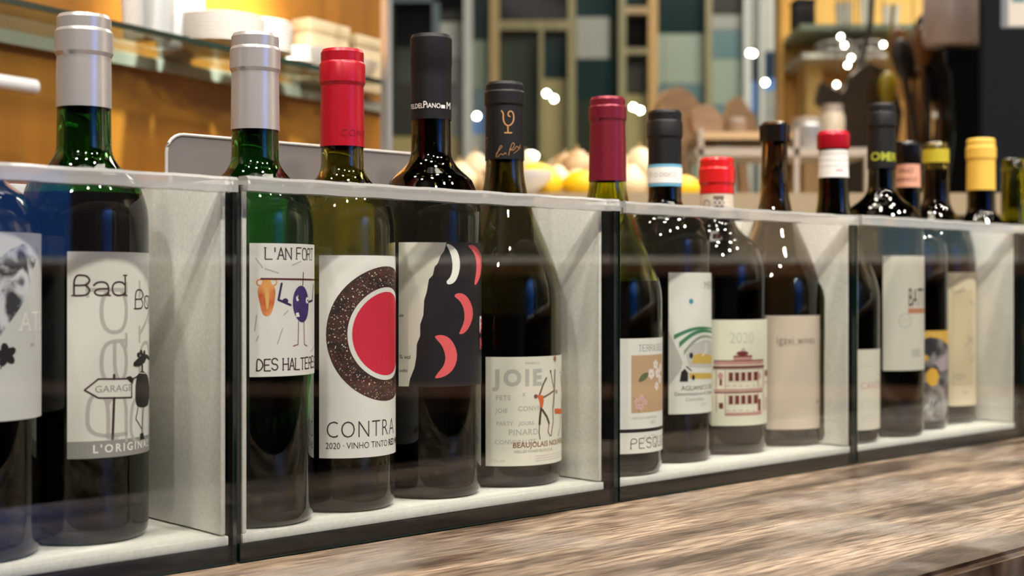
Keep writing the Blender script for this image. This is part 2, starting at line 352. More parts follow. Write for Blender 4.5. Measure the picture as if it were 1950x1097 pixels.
    def done(s, name, phi0, parent, rfun=None, step=2.5):
        bm = s.bm; bmesh.ops.triangulate(bm, faces=[f for f in bm.faces if len(f.verts) > 4])
        if bm.verts:
            lo = min(v.co.x for v in bm.verts); hi = max(v.co.x for v in bm.verts); x = math.ceil(lo/step)*step
            while x < hi:
                bmesh.ops.bisect_plane(bm, geom=bm.verts[:]+bm.edges[:]+bm.faces[:], plane_co=(x, 0, 0), plane_no=(1, 0, 0), dist=1e-5); x += step
        for v in bm.verts:
            a, h, lay = v.co; r = (rfun(h*0.001) if rfun else s.r)
            ph = phi0+a*0.001/s.r; rr = r+0.00022+lay*0.000025
            v.co = Vector((rr*math.sin(ph), -rr*math.cos(ph), h*0.001))
        for f in bm.faces:
            f.normal_update(); ctr = f.calc_center_median()
            if f.normal.x*ctr.x+f.normal.y*ctr.y < 0: f.normal_flip()
        return mk(name, bm, s.mats, parent, fix=False)

class Bottle:
    def __init__(s, label, px, Y, top, R_, rn, style, glass, level, group='wine bottles in the bins', base=None, hs=None):
        s.px, s.Y, s.R, s.rn = px, Y, R_*0.001, rn*0.001
        s.X = (px-CX)/F*Y; s.base = FZ+0.0003 if base is None else base
        s.H = H = HC-(top-CY)/F*Y-s.base
        s.t = thing('wine_bottle', label, 'bottle', (s.X, Y, s.base), 0, group)
        rn_ = s.rn; Rb = s.R; body = []
        h0, h1 = hs or ((0.60, 0.748) if style == 'bordeaux' else (0.46, 0.80))
        for k in range(15):
            q = k/14; z = H*(h0+(h1-h0)*q)
            if style == 'bordeaux':
                f = (1-q**2.1) if q < 0.6 else None
                fa = 1-0.6**2.1
                if f is None: w = (q-0.6)/0.4; f = fa*(1-w)**2.0
                f = min(1, f)
            else: f = 0.5+0.5*math.cos(PI*q**0.92)
            body.append((rn_+(Rb-rn_)*f, z))
        nt = rn_*0.92
        s.out = [(0, 0.022), (Rb*0.45, 0.016), (Rb*0.72, 0.003), (Rb*0.84, 0.0), (Rb*0.93, 0.0008), (Rb*0.985, 0.004), (Rb, 0.009)]+body+[(nt, H-0.0155), (nt+0.0004, H-0.0148), (nt+0.0004, H-0.010), (nt, H-0.0092), (nt, H-0.001), (nt-0.001, H)]
        inn = [(nt-0.004, H), (nt-0.0045, H-0.02)]
        th_ = 0.003
        for r, z in reversed([(r, z) for r, z in body]): inn.append((max(r-th_-0.001, 0.006), z))
        inn += [(Rb-th_, 0.02), (Rb*0.85, 0.009), (Rb*0.6, 0.012), (Rb*0.4, 0.022), (0, 0.026)]
        bm = NB(); lathe(bm, s.out+inn, 48); mk('glass_body', bm, glass, s.t, 50)
        s.inn = inn
        if level is not None:
            lz = HC-(level-CY)/F*Y-s.base; s.lz = lz
            pr = [(max(r+0.0004, 0) if r > 0 else 0, z-0.0004) for r, z in reversed(inn) if z < lz-0.001]
            pr[0] = (0, pr[0][1])
            pr.append((s.rad(lz, inn)+0.0004, lz)); pr.append((0, lz))
            bm = NB(); lathe(bm, pr, 40); mk('wine', bm, M('red_wine', '0a0305', 0.3, spec=0.1), s.t, 40)
    def rad(s, z, prof=None):
        pr = sorted([(zz, r) for r, zz in (prof or s.out) if r > 0.005 and zz > 0.0015]); last = pr[0]
        for q in pr:
            if q[0] >= z:
                d = q[0]-last[0]
                return q[1] if d < 1e-7 else last[1]+(q[1]-last[1])*(z-last[0])/d
            last = q
        return pr[-1][1]
    def ray(s, x, y, r):                            # photo pixel -> angle on the cylinder (rad), height above the base (m)
        t = (x-CX)/F; a = t*t+1; b = -2*(t*s.X+s.Y); c = s.X**2+s.Y**2-r*r; D = max(b*b-4*a*c, 0)
        k = (-b-math.sqrt(D))/(2*a); ph = math.atan2(t*k-s.X, -(k-s.Y))
        return ph, HC-(y-CY)/F*k-s.base
    def capsule(s, y_bot, mat, ring=True, lip=1.0, label=None):
        z0 = HC-(y_bot-CY)/F*s.Y-s.base; H = s.H; r = s.rn; e = 0.0006
        if z0 > H-0.03: p = [(s.rad(z0)+0.0003, z0), (r+e, z0), (r+e*1.5, z0+0.001), (r+e*1.5, H-0.003), (r*0.97, H-0.0005), (r*0.9, H+0.0006), (r*0.8, H+0.001), (0, H+0.0008)]
        elif ring:
            p = [(s.rad(z0)+0.0003, z0), (s.rad(z0)+e, z0), (r*0.955+e, H-0.028*lip), (r*0.945+e, H-0.0235*lip), (r*0.985+e, H-0.0222*lip), (r+e*1.5, H-0.0212*lip), (r+e*1.5, H-0.0095*lip), (r*0.99+e, H-0.0084*lip), (r*0.95+e, H-0.0076*lip), (r*0.955+e, H-0.0015), (r*0.92, H+0.0006), (r*0.8, H+0.001), (0, H+0.0008)]
        else:
            p = [(s.rad(z0)+0.0003, z0), (s.rad(z0)+e, z0), (r*0.98+e, H-0.03), (r*0.98+e, H-0.0215), (r+e, H-0.0205), (r+e, H-0.002), (r*0.96, H+0.0006), (r*0.8, H+0.001), (0, H+0.0008)]
        bm = NB(); lathe(bm, p, 40); o = mk('capsule', bm, mat, s.t, 22)
        if label: o['label'] = label
        s.cap = o; s.capr = sorted([(zz, rr) for rr, zz in p[1:-3]]); return o
    def crad(s, z):
        pr = s.capr; last = pr[0]
        for q in pr:
            if q[0] >= z:
                d = q[0]-last[0]; return q[1] if d < 1e-7 else last[1]+(q[1]-last[1])*(z-last[0])/d
            last = q
        return pr[-1][1]
    def label(s, x0, x1, y0, y1, paper=None, width=None, r=None, name='label', edge=None, parent=None, text_label=None, follow=False):
        """paper between pixel columns x0..x1 (x1 None: 'width' mm round the bottle), rows y0..y1"""
        L = Lab(); L.b = s; L.r = r or s.R; L.ph0, L.zt = s.ray(x0, y0, L.r)[0], None
        mid = x0 if x1 is None else (x0+x1)/2
        mid = min(max(mid, x0), s.px+10) if x1 is None else mid
        L.zt = s.ray(max(mid, s.px-5) if s.px < x0 or x1 is None else mid, y0, L.r)[1]; L.zb = s.ray(max(mid, s.px-5) if x1 is None else mid, y1, L.r)[1]
        L.w = width if x1 is None else (s.ray(x1, y0, L.r)[0]-L.ph0)*L.r*1000
        if name == 'capsule_print': L.o = None; return L
        bm = NB(); n = max(6, int(L.w/2)); vs = []
        for k in range(n+1):
            ph = L.ph0+L.w*0.001/L.r*k/n; row = []
            for z in (L.zb, L.zt):
                rr = (s.crad(z) if follow == 'cap' else (s.rad(z) if follow else L.r))+0.0002
                row.append(bm.verts.new((rr*math.sin(ph), -rr*math.cos(ph), z)))
            vs.append(row)
        for a, b in zip(vs, vs[1:]): bm.faces.new((a[0], b[0], b[1], a[1]))
        L.o = mk(name, bm, paper or PAPER, parent or s.t, 60, fix=False)
        if text_label: L.o['label'] = text_label
        return L
class Lab:
    def p(s, x, y):
        ph, z = s.b.ray(x, y, s.r); return ((ph-s.ph0)*s.r*1000, z*1000)
    def pts(s, *xy): return [s.p(xy[i], xy[i+1]) for i in range(0, len(xy), 2)]
    def mm(s, px): return px*(s.b.Y-s.r)/F*1000
    def art(s): return Art(s.r)
    def done(s, art, name='illustration', parent=None, rfun=None): return art.done(name, s.ph0, parent or s.o, rfun)

G_GREEN = bglass('glass_green', '4a8a42'); G_OLIVE = bglass('glass_olive', '98924a'); G_DARK = bglass('glass_dark_olive', '46451f'); G_YEL = bglass('glass_yellow_green', 'b9c238')
G_BLACK = bglass('glass_near_black', '22241a'); G_BROWN = bglass('glass_smoky_brown', '7d6c50')
SILVER = M('capsule_silver', 'c6c1bf', 0.30, 0.5); RED_C = M('capsule_red', 'b00e24', 0.33, 0.15); BLK_C = M('capsule_black', '141314', 0.5, spec=0.3); MAROON = M('capsule_maroon', '7c1c2f', 0.35, 0.35); YEL_C = M('capsule_yellow', 'e0b54a', 0.5); WAX = M('wax_red', 'd11f20', 0.25)
INK_G = M('ink_grey', '8d8a84', 0.6); INK_LG = M('ink_light_grey', 'b6b2aa', 0.6); INK_W = M('ink_white', 'efece6', 0.6); INK_BR = M('ink_brown', '3a1c1c', 0.6); INK_RED = M('ink_red', 'd2263f', 0.55); CORAL = M('ink_coral', 'ec6266', 0.55)
GOLD = M('foil_gold', 'd9a066', 0.35, 0.3)
# --- A: bottle cut by the left edge
b = Bottle('wine bottle with grey rock photo label at the left edge', -55, 0.733, 60, 35.5, 13.2, 'bordeaux', G_DARK, 330); b.capsule(235, BLK_C)
L = b.label(-150, None, 440, 806, M('paper_grey_white', 'cfcecb', 0.6), 92)
a = L.art(); rock = noisy('rock_photo', '34343a', 'd3d4da', rough=0.6, ns=70, detail=8, ramp=(0.4, 0.58), dist=1.2)
h0, h1 = L.p(30, 590)[1], L.p(30, 441)[1]
e0 = L.p(-120, 600)[0]
a.poly(rock, [(e0, h0-6), (L.p(0, 0)[0], L.p(0, 640)[1]), (L.p(20, 0)[0], L.p(0, 612)[1]), (L.p(45, 0)[0], L.p(0, 575)[1]), (L.p(62, 0)[0], L.p(0, 515)[1]), (L.p(66, 0)[0]+4, L.p(0, 480)[1]), (L.p(66, 0)[0]+6, L.p(0, 470)[1]), (L.p(45, 0)[0], L.p(0, 462)[1]), (L.p(20, 0)[0], L.p(0, 474)[1]), (L.p(0, 0)[0], L.p(0, 490)[1]), (e0, L.p(0, 500)[1])])
L.done(a)
a = L.art(); x, y = L.p(39, 628); a.serif(INK_W, 'ATLAS', x, y, L.mm(33), 0.9, wide=0.8)
a.text(INK_G, 'vin', L.p(57, 660)[0], L.p(57, 660)[1], 2.2); L.done(a, 'lettering')
a = L.art(); cx, cy = L.p(11, 676)
for k in range(5):
    ang = 0.5+k*2*PI/5; a.ell(INK, cx+3.2*math.cos(ang), cy+3.2*math.sin(ang), 3.3, 2.3, 1, 9, 0, ang)
a.line(INK, [(cx, cy), (cx-3, cy-7)], 0.7); L.done(a, 'leaf_print')
# --- B: sheep label
b = Bottle('wine bottle with silver capsule and white sheep-and-signpost label', 160, 0.79, 33, 36.3, 15.4, 'bordeaux', G_GREEN, 372); b.capsule(207, SILVER)
L = b.label(128, None, 479, 874, PAPER, 96)
a = L.art()
x, y = L.p(141, 563); a.serif(INK_BR, 'Bad', x, y, L.mm(39), 1.0, wide=0.72, gap=0.2)
x, y = L.p(257, 588); a.serif(INK_BR, 'Boy', x, y, L.mm(37), 0.9, wide=0.72, gap=0.2)
L.done(a, 'lettering'); a = L.art(); x, y = L.p(240, 826); a.serif(INK_LG, 'Bad', x, y, L.mm(78), 2.2, lay=1, wide=1.05, gap=0.22, rot=PI/2)
x, y = L.p(278, 840)[0]+6, L.p(278, 840)[1]; a.serif(INK_LG, 'Boy', x, y, L.mm(78), 2.2, lay=1, wide=1.15, gap=0.22, rot=PI/2)
L.done(a, 'faint_lettering'); a = L.art(); g0 = L.p(180, 748); a.text(INK_G, 'GARAGE', g0[0], g0[1], L.mm(13), 4, sx=1.08)
L.done(a, 'lettering')
a = L.art()
sign = L.pts(161, 743, 187, 722, 250, 721, 250, 757, 187, 758, 161, 743)
a.poly(PAPER, sign[:-1], 2); a.line(INK_BR, sign, 1.0, 3); a.line(INK_BR, L.pts(217, 758, 214, 836), 1.5, 2); a.line(INK_BR, L.pts(217, 714, 217, 722), 1.5, 2)
for k in range(9):
    x0 = 200+k*3.4; a.line(INK_G, L.pts(214+(x0-214)*0.6, 837, x0, 828+abs(x0-214)*0.1), 0.3, 2, False)
S0 = lambda *q: L.pts(*q)
a.poly(INK, S0(253, 697, 254, 690, 261, 683, 267, 678, 272, 674, 279, 675, 284, 683, 282, 686, 278, 682, 275, 690, 268, 696, 260, 700), 3)
for (x, y) in ((263, 676), (268, 671), (274, 672), (270, 677)): a.ell(INK, *L.p(x, y), 1.6, lay=3, n=9)
a.line(PAPER, S0(255, 699, 262, 698), 0.25, 4)
a.poly(INK, sm(S0(262, 712, 268, 706, 275, 708, 281, 718, 284, 745, 282, 768, 276, 776, 262, 776, 257, 766, 257, 738, 259, 720), 1), 3); a.line(INK, S0(270, 696, 270, 708), 2.0, 3); a.line(PAPER, S0(262, 710, 276, 711), 0.4, 4)
a.line(INK, S0(262, 716, 254, 721, 248, 721), 1.0, 3); a.poly(INK, S0(240, 718, 248, 716, 254, 722, 252, 732, 247, 728, 243, 724), 4)
a.line(INK, S0(262, 776, 258, 798, 268, 815), 0.7, 3); a.line(INK, S0(273, 776, 270, 800, 269, 826), 0.7, 3); a.poly(INK, S0(266, 826, 272, 824, 274, 836, 266, 838), 3)
L.done(a)
a = L.art(); h = L.p(160, 841)[1]; a.rect(M('ink_mid_grey', '94918b', 0.6), 0, L.zb*1000, L.w, h, 1)
x, y = L.p(176, 863); a.text(INK_W, "L'ORIGINAL", x, y, L.mm(15), 3, bold=0.12, sp=1.35); L.done(a, 'grey_band')
# --- C: plum label
b = Bottle('wine bottle with silver capsule and plum weightlifter label', 486, 0.844, 68, 36, 14.6, 'bordeaux', G_GREEN, 470); b.capsule(249, SILVER)
L = b.label(475, None, 463, 718, M('paper_white_warm', 'e6e2dc', 0.6), 82)
a = L.art(); x, y = L.p(505, 493); a.serif(INK_BR, "L'AN FORT", x, y, L.mm(22), 0.8, wide=0.6, gap=0.15, wob=0.3)
x, y = L.p(489, 706); a.serif(INK_BR, 'DES HALTERES', x, y, L.mm(22), 0.8, wide=0.52, gap=0.13, wob=0.3)
x, y = L.p(598, 680); a.line(INK_BR, [(x+1, y+1), (x+3, y-0.5)], 0.6); L.done(a, 'lettering')
a = L.art(); OR = noisy('ink_terracotta', 'c03a1e', 'f0a860', rough=0.6, ns=45, ramp=(0.4, 0.6)); PU = noisy('ink_plum', '2e1f58', '4c3a7e', rough=0.6, ns=60); PU2 = M('ink_plum_dark', '32244f', 0.6)
q = L.pts
a.poly(OR, sm(q(500, 532, 500, 533, 515, 533, 515, 532, 517, 541, 525, 549, 523, 575, 516, 600, 507, 603, 499, 598, 494, 575, 489, 551, 498, 542)), 2); a.poly(M('ink_flame', 'e9b265', 0.6), sm(q(504, 545, 511, 548, 513, 570, 509, 595, 505, 575)), 3)
a.line(OR, chaikin(q(497, 545, 489, 542, 489, 533, 500, 532)), 0.9, 2); a.line(OR, chaikin(q(518, 545, 527, 541, 526, 532, 515, 532)), 0.9, 2)
a.line(M('ink_bar', '5b1d28', 0.6), q(497, 531, 604, 533)+[(L.p(604, 533)[0]+25, L.p(604, 533)[1])], 1.1, 3)
xr = L.p(604, 560)[0]+24; yr = L.p(604, 565)[1]
a.ell(OR, xr, yr, 4.4, 9.5, 2)
cx, cy = L.p(574, 579); a.ell(PU, cx, cy, 7.6, 11.2, 3, 24, 0, 0.1); a.line(INK_BR, q(577, 519, 576, 543), 0.8, 3)
a.line(PU2, q(536, 540, 530, 571, 553, 581), 1.4, 3); a.ell(PU2, *L.p(543, 573), 2, 1.6, 3)
a.line(PU2, [(cx+6, cy+1), (cx+14, cy+2), (cx+17, cy+12)], 1.4, 3)
a.ell(INK_W, *L.p(566, 568), 1.2, 1.8, 4); a.ell(INK, *L.p(568, 568), 0.6, lay=5, n=8); a.ell(INK_W, *L.p(584, 572), 1.6, 2.0, 4); a.ell(INK, *L.p(585, 572), 0.7, lay=5, n=8); a.poly(INK_W, q(563, 596, 568, 595, 570, 603, 563, 604), 4)
a.line(INK, q(564, 563, 572, 569), 0.5, 5)
a.line(M('ink_plum_red', '7b2236', 0.6), q(568, 612, 567, 656, 558, 659), 0.6, 3); a.line(M('ink_plum_red', '7b2236', 0.6), q(578, 612, 579, 656, 584, 659), 0.6, 3)
for st in ((487, 492, 500, 510), (556, 505, 572, 498), (488, 650, 492, 640), (528, 655, 538, 625), (485, 630, 489, 600), (590, 670, 598, 655), (540, 600, 548, 592), (505, 512, 530, 520)): a.line(INK_LG, q(*st), 0.8, 1)
L.done(a)
# --- D: red disc label
b = Bottle('wine bottle with red capsule and large red disc label', 652, 0.90, 98, 34.8, 14.2, 'bordeaux', G_OLIVE, 560); b.capsule(281, RED_C)
La = b.label(649, None, 243, 262, RED_C, 20, r=b.rad(b.H*0.85)+0.0006, name='capsule_print', parent=b.cap, follow='cap'); a = La.art(); a.text(M('ink_dark_red', '7a0c1c', 0.5), 'CONTRA', *La.p(649, 258), La.mm(13), 3, bold=-0.08, sp=1.15); La.done(a, 'lettering', b.cap, lambda h: b.crad(h)+0.0001)
L = b.label(608, None, 486, 873, M('paper_white_cool', 'e4e2dd', 0.6), 108)
a = L.art(); ox, oy = L.p(621, 637); ox += 43.5; DK = noisy('ink_disc_dark', '241511', '4a2c24', rough=0.6, ns=120)
a.ring(DK, ox, oy, 30.0, 43.5, 1, 64); a.ring(INK_RED, ox, oy, 0.0, 27.0, 1, 48)
cols = [M('speck_beige', 'c9b49b', 0.6), M('speck_white', 'ece5da', 0.6), M('speck_red', '9a3a34', 0.6), M('speck_blue', '4d7fb0', 0.6), M('speck_brown', '7a5642', 0.6)]
for k in range(620):
    an = R.uniform(PI*0.35, PI*1.65); rr = R.uniform(31, 42.5); s_ = R.uniform(0.15, 0.42)
    a.rect(R.choices(cols, (3, 3, 3, 0.6, 4))[0], ox+rr*math.cos(an)-s_, oy+rr*math.sin(an)-s_, ox+rr*math.cos(an)+s_, oy+rr*math.sin(an)+s_*R.uniform(0.3, 1.2), 2)
L.done(a)
a = L.art(); x, y = L.p(620, 834); a.text(M('ink_charcoal', '3b3736', 0.6), 'CONTRA', x, y, L.mm(32), 2, bold=-0.22, sp=1.08, sx=0.80)
x, y = L.p(620, 855); a.text(INK_BR, '2020 \u00b7 VINHO TINTO', x, y, L.mm(12), 2, sx=0.82); a.text(INK_BR, 'RED WINE', L.p(739, 855)[0], y, L.mm(12), 2, bold=0.15, sx=0.8); L.done(a, 'lettering')
# --- E: torn black label with crescents
b = Bottle('wine bottle with black capsule and torn black label with coral crescents', 821, 0.955, 70, 35, 14.0, 'bordeaux', G_DARK, 470); b.capsule(230, BLK_C, ring=False)
La = b.label(770, None, 198, 214, BLK_C, 40, r=b.rad(b.H*0.88)+0.0006, name='capsule_print', parent=b.cap, follow='cap'); a = La.art(); x, y = La.p(783, 210); px_ = La.p(806, 205)[0]; a.text(INK_W, 'TELDEL', px_-12.4, y, La.mm(9), 3, sx=0.8); a.text(INK_W, 'P', px_, y, La.mm(13), 3, sx=0.8); a.text(INK_W, 'IANO', px_+2.5, y, La.mm(9), 3, bold=0.03, sx=0.8); a.rect(INK_W, La.p(839, 205)[0], y, La.p(846, 205)[0], y+2.3, 3); a.text(INK_W, 'M', La.p(848, 205)[0], y, La.mm(13), 3); La.done(a, 'lettering', b.cap, lambda h: b.crad(h)+0.0001)
L = b.label(760, None, 461, 737, M('paper_black', '1b171b', 0.5), 112)
a = L.art(); IV = M('paper_ivory', 'd9d7c9', 0.6); p0 = L.p(760, 461)
edge = [(849, 462), (846, 478), (838, 487), (834, 502), (827, 508), (823, 524), (817, 532), (814, 555), (808, 572), (806, 600), (801, 618), (800, 640), (795, 655), (793, 680), (789, 700), (781, 722), (778, 737)]
a.poly(IV, [(-0.2, L.zt*1000), *[L.p(x+R.uniform(-1.2, 1.2), min(max(y, 462), 736)) for x, y in edge], (-0.2, L.zb*1000)], 1)
def cres(m, *q):
    p = L.pts(*q)
    for _ in range(2): p = [w for i in range(len(p)) for w in ((p[i-1][0]*.25+p[i][0]*.75, p[i-1][1]*.25+p[i][1]*.75), (p[i][0]*.75+p[(i+1) % len(p)][0]*.25, p[i][1]*.75+p[(i+1) % len(p)][1]*.25))]
    a.poly(m, p, 2)
cres(INK_W, 848, 463, 862, 468, 872, 480, 876, 500, 874, 520, 866, 538, 853, 543, 849, 536, 858, 528, 862, 510, 860, 490, 855, 476)
cres(CORAL, 888, 467, 901, 466, 911, 476, 917, 495, 915, 520, 906, 543, 902, 542, 907, 515, 906, 492, 900, 478)
cres(CORAL, 862, 563, 874, 557, 887, 562, 897, 578, 901, 598, 895, 620, 884, 635, 873, 637, 876, 630, 884, 612, 884, 592, 877, 574)
cres(CORAL, 826, 640, 842, 637, 857, 644, 868, 662, 871, 682, 864, 703, 848, 717, 826, 722, 833, 711, 845, 697, 849, 680, 843, 660, 833, 648)
L.done(a)
a = L.art(); a.text(INK, '% vol', *L.p(761, 683), L.mm(8), 3); a.text(INK, 'solfiti', *L.p(761, 708), L.mm(6), 3); a.text(INK, 'ale', *L.p(761, 603), L.mm(6), 3)
L.done(a, 'lettering'); a = L.art(); x, y = L.p(912, 632); a.text(INK_W, 'P', x, y, L.mm(30), 3, bold=0.3); a.text(CORAL, 'A', x+2, y-1, L.mm(30), 4, bold=0.3); a.text(CORAL, 'N', x+1, y-12, L.mm(22), 3, bold=0.3); L.done(a, 'lettering')
# --- F: burgundy bottle JOIE
b = Bottle('sloping-shouldered wine bottle with black capsule and white label of dancers', 961, 1.015, 160, 42, 14.1, 'burgundy', bglass('glass_brown_olive', '6c6834'), 600); b.capsule(306, BLK_C, lip=0.74)
La = b.label(921, None, 200, 305, BLK_C, 44, r=b.rad(b.H*0.86)+0.0006, name='capsule_print', parent=b.cap, follow='cap'); a = La.art(); q = La.pts
a.line(GOLD, chaikin(q(955, 211, 959, 216, 958, 226, 961, 236, 967, 240, 974, 237, 978, 229, 978, 218, 974, 211, 968, 213, 967, 220, 971, 222)), 0.9, 3); a.line(GOLD, q(967, 240, 967, 252), 0.9, 3); a.line(GOLD, q(961, 253, 974, 253), 0.9, 3)
a.line(GOLD, chaikin(q(945, 294, 953, 284, 957, 278, 953, 277, 948, 292, 944, 300, 950, 298, 954, 292, 958, 296, 962, 290, 964, 294)), 0.3, 3); a.line(GOLD, chaikin(q(968, 296, 974, 272, 980, 273, 976, 284, 968, 285, 978, 287, 983, 277, 986, 283, 990, 276)), 0.3, 3); a.line(GOLD, q(978, 292, 990, 281), 0.25, 3)
a.line(GOLD, q(923, 300, 926, 288, 930, 270), 0.25, 3); a.line(GOLD, q(923, 268, 930, 262), 0.25, 3)
La.done(a, 'emblem', b.cap, lambda h: b.crad(h)+0.0001)
L = b.label(925, None, 680, 888, M('paper_cream', 'dcd8ca', 0.6), 118)
a = L.art(); x, y = L.p(942, 734); J = M('ink_pale_grey', 'b4b2aa', 0.6)
a.text(J, 'JOIE', x, y, L.mm(29), 2, bold=0.75, sp=1.3)
for s_, px_, py_, c_ in (('FETE', 944, 762, 9), ('K', 995, 755, 7), ('JOIE', 944, 786, 8), ('CONVIV', 986, 783, 9), ('PARTY', 945, 810, 7), ('JOURS', 988, 810, 7), ('PINARD', 968, 829, 11), ('CONVIVIALITE', 942, 846, 8)): a.text(J, s_, *L.p(px_, py_), L.mm(c_), 2, bold=0.1, sp=1.1)
x, y = L.p(976, 853); a.text(M('ink_bronze', '8c6034', 0.5), 'BEAUJOLAIS NOUVEAU', x, y, L.mm(10), 3, bold=0.08)
a.text(INK_G, 'VIEILLES VIGNES DE PLUS DE', *L.p(978, 863), L.mm(5), 3); a.text(INK_G, 'PRODUIT', *L.p(1000, 694), L.mm(4), 3, sp=1.4)
for k in range(3): a.line(INK_LG, [L.p(1019, 869+k*4.5), (L.p(1070, 0)[0]+8, L.p(1019, 868+k*4.5)[1])], 0.45, 2)
a.text(INK_LG, '12% vol', *L.p(934, 880), L.mm(6), 3); L.done(a, 'lettering')
a = L.art(); q = L.pts; SK = M('ink_skin_dark', '6b5149', 0.6); TR = M('ink_trousers', '4a3630', 0.6); OG = M('ink_orange', 'd0632f', 0.6); GY = M('ink_figure_grey', '8b827a', 0.6)
a.line(SK, q(1027, 752, 1034, 732, 1040, 720), 1.5, 3); a.ell(SK, *L.p(1020, 755), 1.7, 1.6, 3); a.line(SK, q(1034, 757, 1046, 750, 1055, 743), 1.3, 3)
a.poly(OG, q(1022, 752, 1034, 753, 1035, 764, 1033, 776, 1028, 776, 1027, 766), 4); a.line(TR, q(1030, 777, 1028, 795, 1027, 808), 2.0, 3); a.line(TR, q(1032, 780, 1041, 794, 1045, 806), 1.8, 3)
a.line(SK, q(1027, 808, 1026, 824, 1028, 836), 0.9, 3); a.line(SK, q(1045, 806, 1043, 822, 1047, 830), 0.9, 3)
a.line(GY, q(1056, 705, 1055, 745, 1053, 775), 2.2, 3); a.line(M('ink_red_brown', '7c4338', 0.6), q(1052, 775, 1053, 800, 1049, 830), 1.0, 3); a.ell(GY, *L.p(1059, 746), 1.7, lay=4); a.line(SK, q(1048, 706, 1051, 725, 1055, 745), 0.9, 3)
a.poly(OG, q(1055, 778, 1070, 778, 1071, 788, 1056, 788), 4); a.line(SK, q(1067, 716, 1069, 750, 1068, 775), 1.6, 3); a.line(MATS['ink_red_brown'], q(1066, 788, 1066, 812, 1062, 830), 0.9, 3); a.line(SK, q(1072, 730, 1071, 716), 0.9, 3)
a.ell(SK, *L.p(1048, 707), 1.0, lay=4); a.ell(SK, *L.p(1066, 709), 1.0, lay=4)
x, y = L.p(1056, 683); BZ = MATS['ink_bronze']; a.ell(BZ, x, y, 1.7, lay=3)
for k in range(12): a.line(BZ, [(x, y), (x+3.2*math.cos(k*PI/6), y+3.2*math.sin(k*PI/6))], 0.3, 2, False)
L.done(a)
# --- G: TERRASSES / PESQUIE
b = Bottle('wine bottle with maroon capsule and blossom picture label', 1157, 1.069, 188, 42.5, 14.0, 'burgundy', G_YEL, 536); b.capsule(346, MAROON, lip=0.78)
L = b.label(1120, None, 645, 865, M('paper_bright', 'e4e2db', 0.6), 108)
a = L.art(); x, y = L.p(1216, 669); a.serif(INK_G, 'TERRASSES', x, y, L.mm(12), 0.45, wide=0.6, gap=0.22)
a.serif(INK_BR, 'PESQUIE', *L.p(1201, 855), L.mm(19), 0.7, wide=0.68, gap=0.3); a.serif(INK_G, 'CHATEAU', *L.p(1225, 839), L.mm(9), 0.3, wide=0.66, gap=0.1, sf=False)
a.text(INK_LG, 'VENTOUX GRENACHE', *L.p(1203, 799), L.mm(4.5), 3); a.text(INK_LG, '2021', *L.p(1238, 807), L.mm(6), 3); a.line(INK_G, L.pts(1218, 841, 1262, 840), 0.2, 2, False); L.done(a, 'lettering')
a = L.art(); x0, y0 = L.p(1202, 787); y1 = L.p(1202, 677)[1]; TAN = M('ink_tan', 'bf9f7c', 0.6); a.rect(TAN, x0, y0, x0+54, y1, 2); h = L.p(1190, 818)[1]; a.rect(INK, 0, h-2.6, L.w, h, 2)
PK = M('ink_blossom', 'e6d9d6', 0.6); PK2 = M('ink_blossom_pink', 'd7aba6', 0.6); GRN = M('ink_leaf_green', '5d6b42', 0.6)
for (px_, py_, rr, m) in ((1248, 694, 3.2, PK), (1240, 712, 3.6, PK), (1252, 710, 3.6, PK), (1256, 722, 3.0, PK), (1250, 735, 3.0, PK), (1257, 700, 3.0, PK), (1212, 764, 1.9, PK2), (1221, 758, 2.2, PK2), (1228, 766, 2.2, PK2), (1220, 775, 2.4, PK2), (1214, 774, 1.8, PK2)):
    x, y = L.p(px_, py_)
    for k in range(5): a.ell(m, x+rr*0.62*math.cos(k*1.257+px_), y+rr*0.62*math.sin(k*1.257+px_), rr*0.55, lay=3, n=8)
    a.ell(MATS['ink_red_brown'], x, y, rr*0.16, lay=4, n=6)
a.poly(GRN, sm(L.pts(1214, 728, 1220, 714, 1231, 708, 1236, 712, 1230, 722, 1222, 727)), 3); a.line(INK_BR, L.pts(1206, 757, 1214, 768, 1217, 786), 0.35, 3); L.done(a, 'picture')
# --- H: arched label
b = Bottle('wine bottle with black capsule, blue-edged neck strip and green arch label', 1266, 1.145, 213, 38.6, 14.0, 'bordeaux', G_DARK, 500); b.capsule(318, BLK_C)
r_ = b.rad(b.H*0.8)+0.0007
La = b.label(1230, None, 312, 354, M('ink_sky_blue', '6fb3d2', 0.5), 52, r=r_, name='neck_strip', text_label='white neck strip with blue edges', follow='cap')
a = La.art(); a.rect(INK_W, 0, La.p(1262, 348)[1], La.w, La.p(1262, 318)[1], 1); 
for k in range(5):
    x, y = La.p(1240+k*9, 333); a.ring(INK_LG, x, y, 1.3, 1.9, 2, 16) if k in (0, 1) else a.text(INK_LG, 'DOCG'[k-2:k], x-1, y-1.5, 3.4, 2, bold=0.05)
La.done(a, 'lettering', None, lambda h: r_)
L = b.label(1273, None, 519, 789, M('paper_white_b', 'dad9d2', 0.6), 72)
a = L.art(); x, y = L.p(1340, 550); a.text(INK_G, 'MERCURI', x, y, L.mm(14), 2); x, y = L.p(1297, 744); a.text(INK, 'AGLIANICO DEL', x, y, L.mm(9), 2); a.text(INK, 'Denominazione di Origine', *L.p(1284, 754), L.mm(7), 2); a.text(INK_G, 'Controllata', *L.p(1305, 764), L.mm(7), 2); a.text(INK_LG, '2020', *L.p(1334, 773), L.mm(6), 2); L.done(a, 'lettering')
a = L.art(); a.ell(M('ink_teal', '4b8fa0', 0.6), *L.p(1316, 574), 2.2, lay=2); GR = M('ink_green', '3f7a58', 0.6); SG = M('ink_sage', '8f9a86', 0.6)
